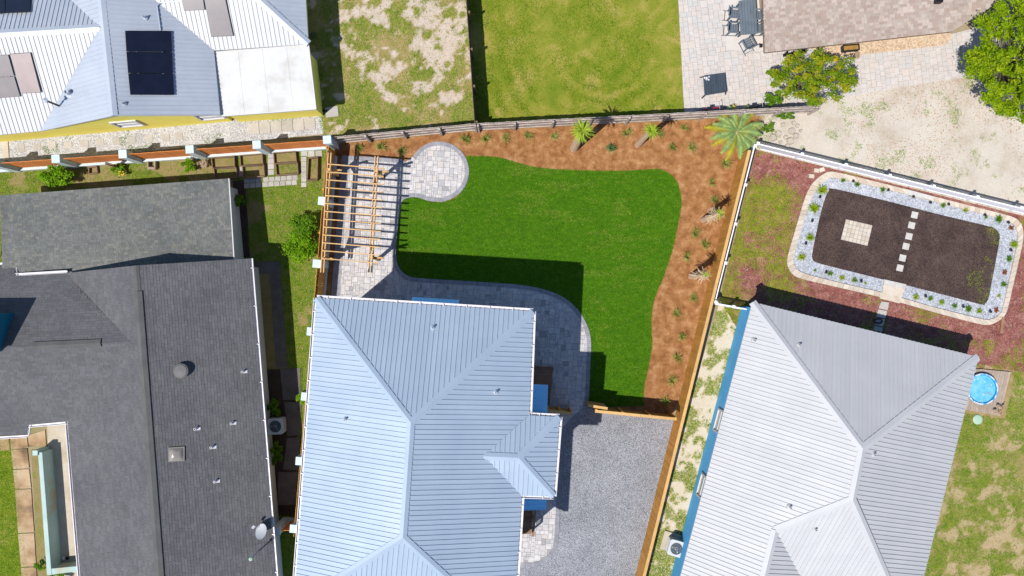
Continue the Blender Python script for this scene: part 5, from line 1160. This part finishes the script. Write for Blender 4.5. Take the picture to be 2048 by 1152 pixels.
def mk_mask(sc, thr, soft, seed, lo=0.): return lambda X, Y: np.clip((vnoise(X, Y, sc, seed, 5)-thr)/soft, lo, 1)
sandy_ex = [W([(430,90),(632,90),(632,232),(443,236)])]
blades('yard_grass', [SANDY], sandy_ex, 1000, g_weed, .07, .024, .045, .006, 'patchy weedy grass over the bare sandy yard', 'grass', mask=lambda X, Y: (.1+.9*f_sandy(X, Y)**1.3)*np.clip((vnoise(X, Y, .6, 12, 4)-.3)/.25, .25, 1))
blades('yard_grass', [SEYARD], [W([(1905,728),(2030,740),(2010,838),(1890,820)])], 1100, g_weed, .07, .024, .045, .014, 'patchy weedy grass of the yard around the plank deck', 'grass', mask=lambda X, Y: (.15+.85*f_se(X, Y)**1.2)*np.clip((vnoise(X, Y, .7, 13, 4)-.28)/.2, .2, 1))
blades('yard_grass', [STRIP], [], 1000, g_weed, .07, .022, .05, .004, 'sparse weedy grass on the sandy side yard', 'grass', mask=f_strip)
bed_ex = [[(p.x, p.y) for p in b] for b in BEDS]
blades('yard_grass', [BACK], bed_ex+[W([(503,524),(560,522),(575,735),(600,736),(590,1030),(530,1030),(505,700)]), W([(466,362),(490,360),(500,515),(470,515)])], 1250, g_weed, .07, .024, .05, .006, 'yellow green grass of the yard west of the pillar wall', 'grass', mask=lambda X, Y: np.clip((vnoise(X, Y, .7, 6, 5)+.16*np.clip((X+15.2)/2, 0, 1)*np.clip((5.8-Y)/1, 0, 1)-.44)/.10, .08, 1))
for b in BEDS: blades('bed_weeds', [[(p.x, p.y) for p in b]], [], 700, g_weed, .06, .02, .05, .105, 'short weeds growing in a wooden planter bed', 'weeds', mask=mk_mask(1.2, .45, .15, 7))
blades('lawn_grass', [SWL], [], 1200, g_weed, .07, .022, .05, .006, 'green turf beside the rust stained walk', 'grass')
gx = [GS(ringO)]
blades('garden_grass', [GARDEN], gx, 1700, g_garden, .07, .022, .05, .010, 'yellow green grass spreading over the red mulch', 'grass', mask=lambda X, Y: np.clip((vnoise(X, Y, .6, 8, 5)+.13*np.clip((17.2-X)/3, -1.2, 1)+.3*(vnoise(X, Y, 5, 33, 3)-.5)-.46)/.30, 0, 1))
blades('bark_chips', [GARDEN], gx, 260, g_chip, .09, .05, .02, .010, 'red and pale bark chips over the garden', 'mulch')
blades('pine_needles', [YARD], [lawnW, patioW], 900, g_needle, .16, .012, .025, .004, 'loose pine needles over the planting bed', 'pine straw')
blades('gravel_weeds', [NWG, NESAND], [W([(1350,-60),(2200,-60),(2200,110),(1905,158),(1560,214)])], 500, g_weed, .06, .022, .05, .010, 'small weeds in the white gravel and shell sand', 'weeds', mask=mk_mask(1.3, .615, .07, 9))
blades('bed_weeds', [GS(soilP)], [], 300, g_garden, .06, .02, .05, .026, 'few green weeds at one end of the dark soil bed', 'weeds', mask=lambda X, Y: np.clip((vnoise(X, Y, 1.0, 10, 4)+.3*np.clip((X-25.5)/3, -1, .2)-.73)/.08, 0, 1))
blades('leaf_litter', [NESAND], [W([(1350,-60),(2200,-60),(2200,110),(1905,158),(1560,214)])], 60, mk('brown litter', [c(170,120,84), c(206,150,110)], 3, 4, .9, island=.3), .07, .04, .02, .008, 'brown leaf litter scattered on the shell sand', 'leaf litter', mask=mk_mask(.3, .42, .2, 11))
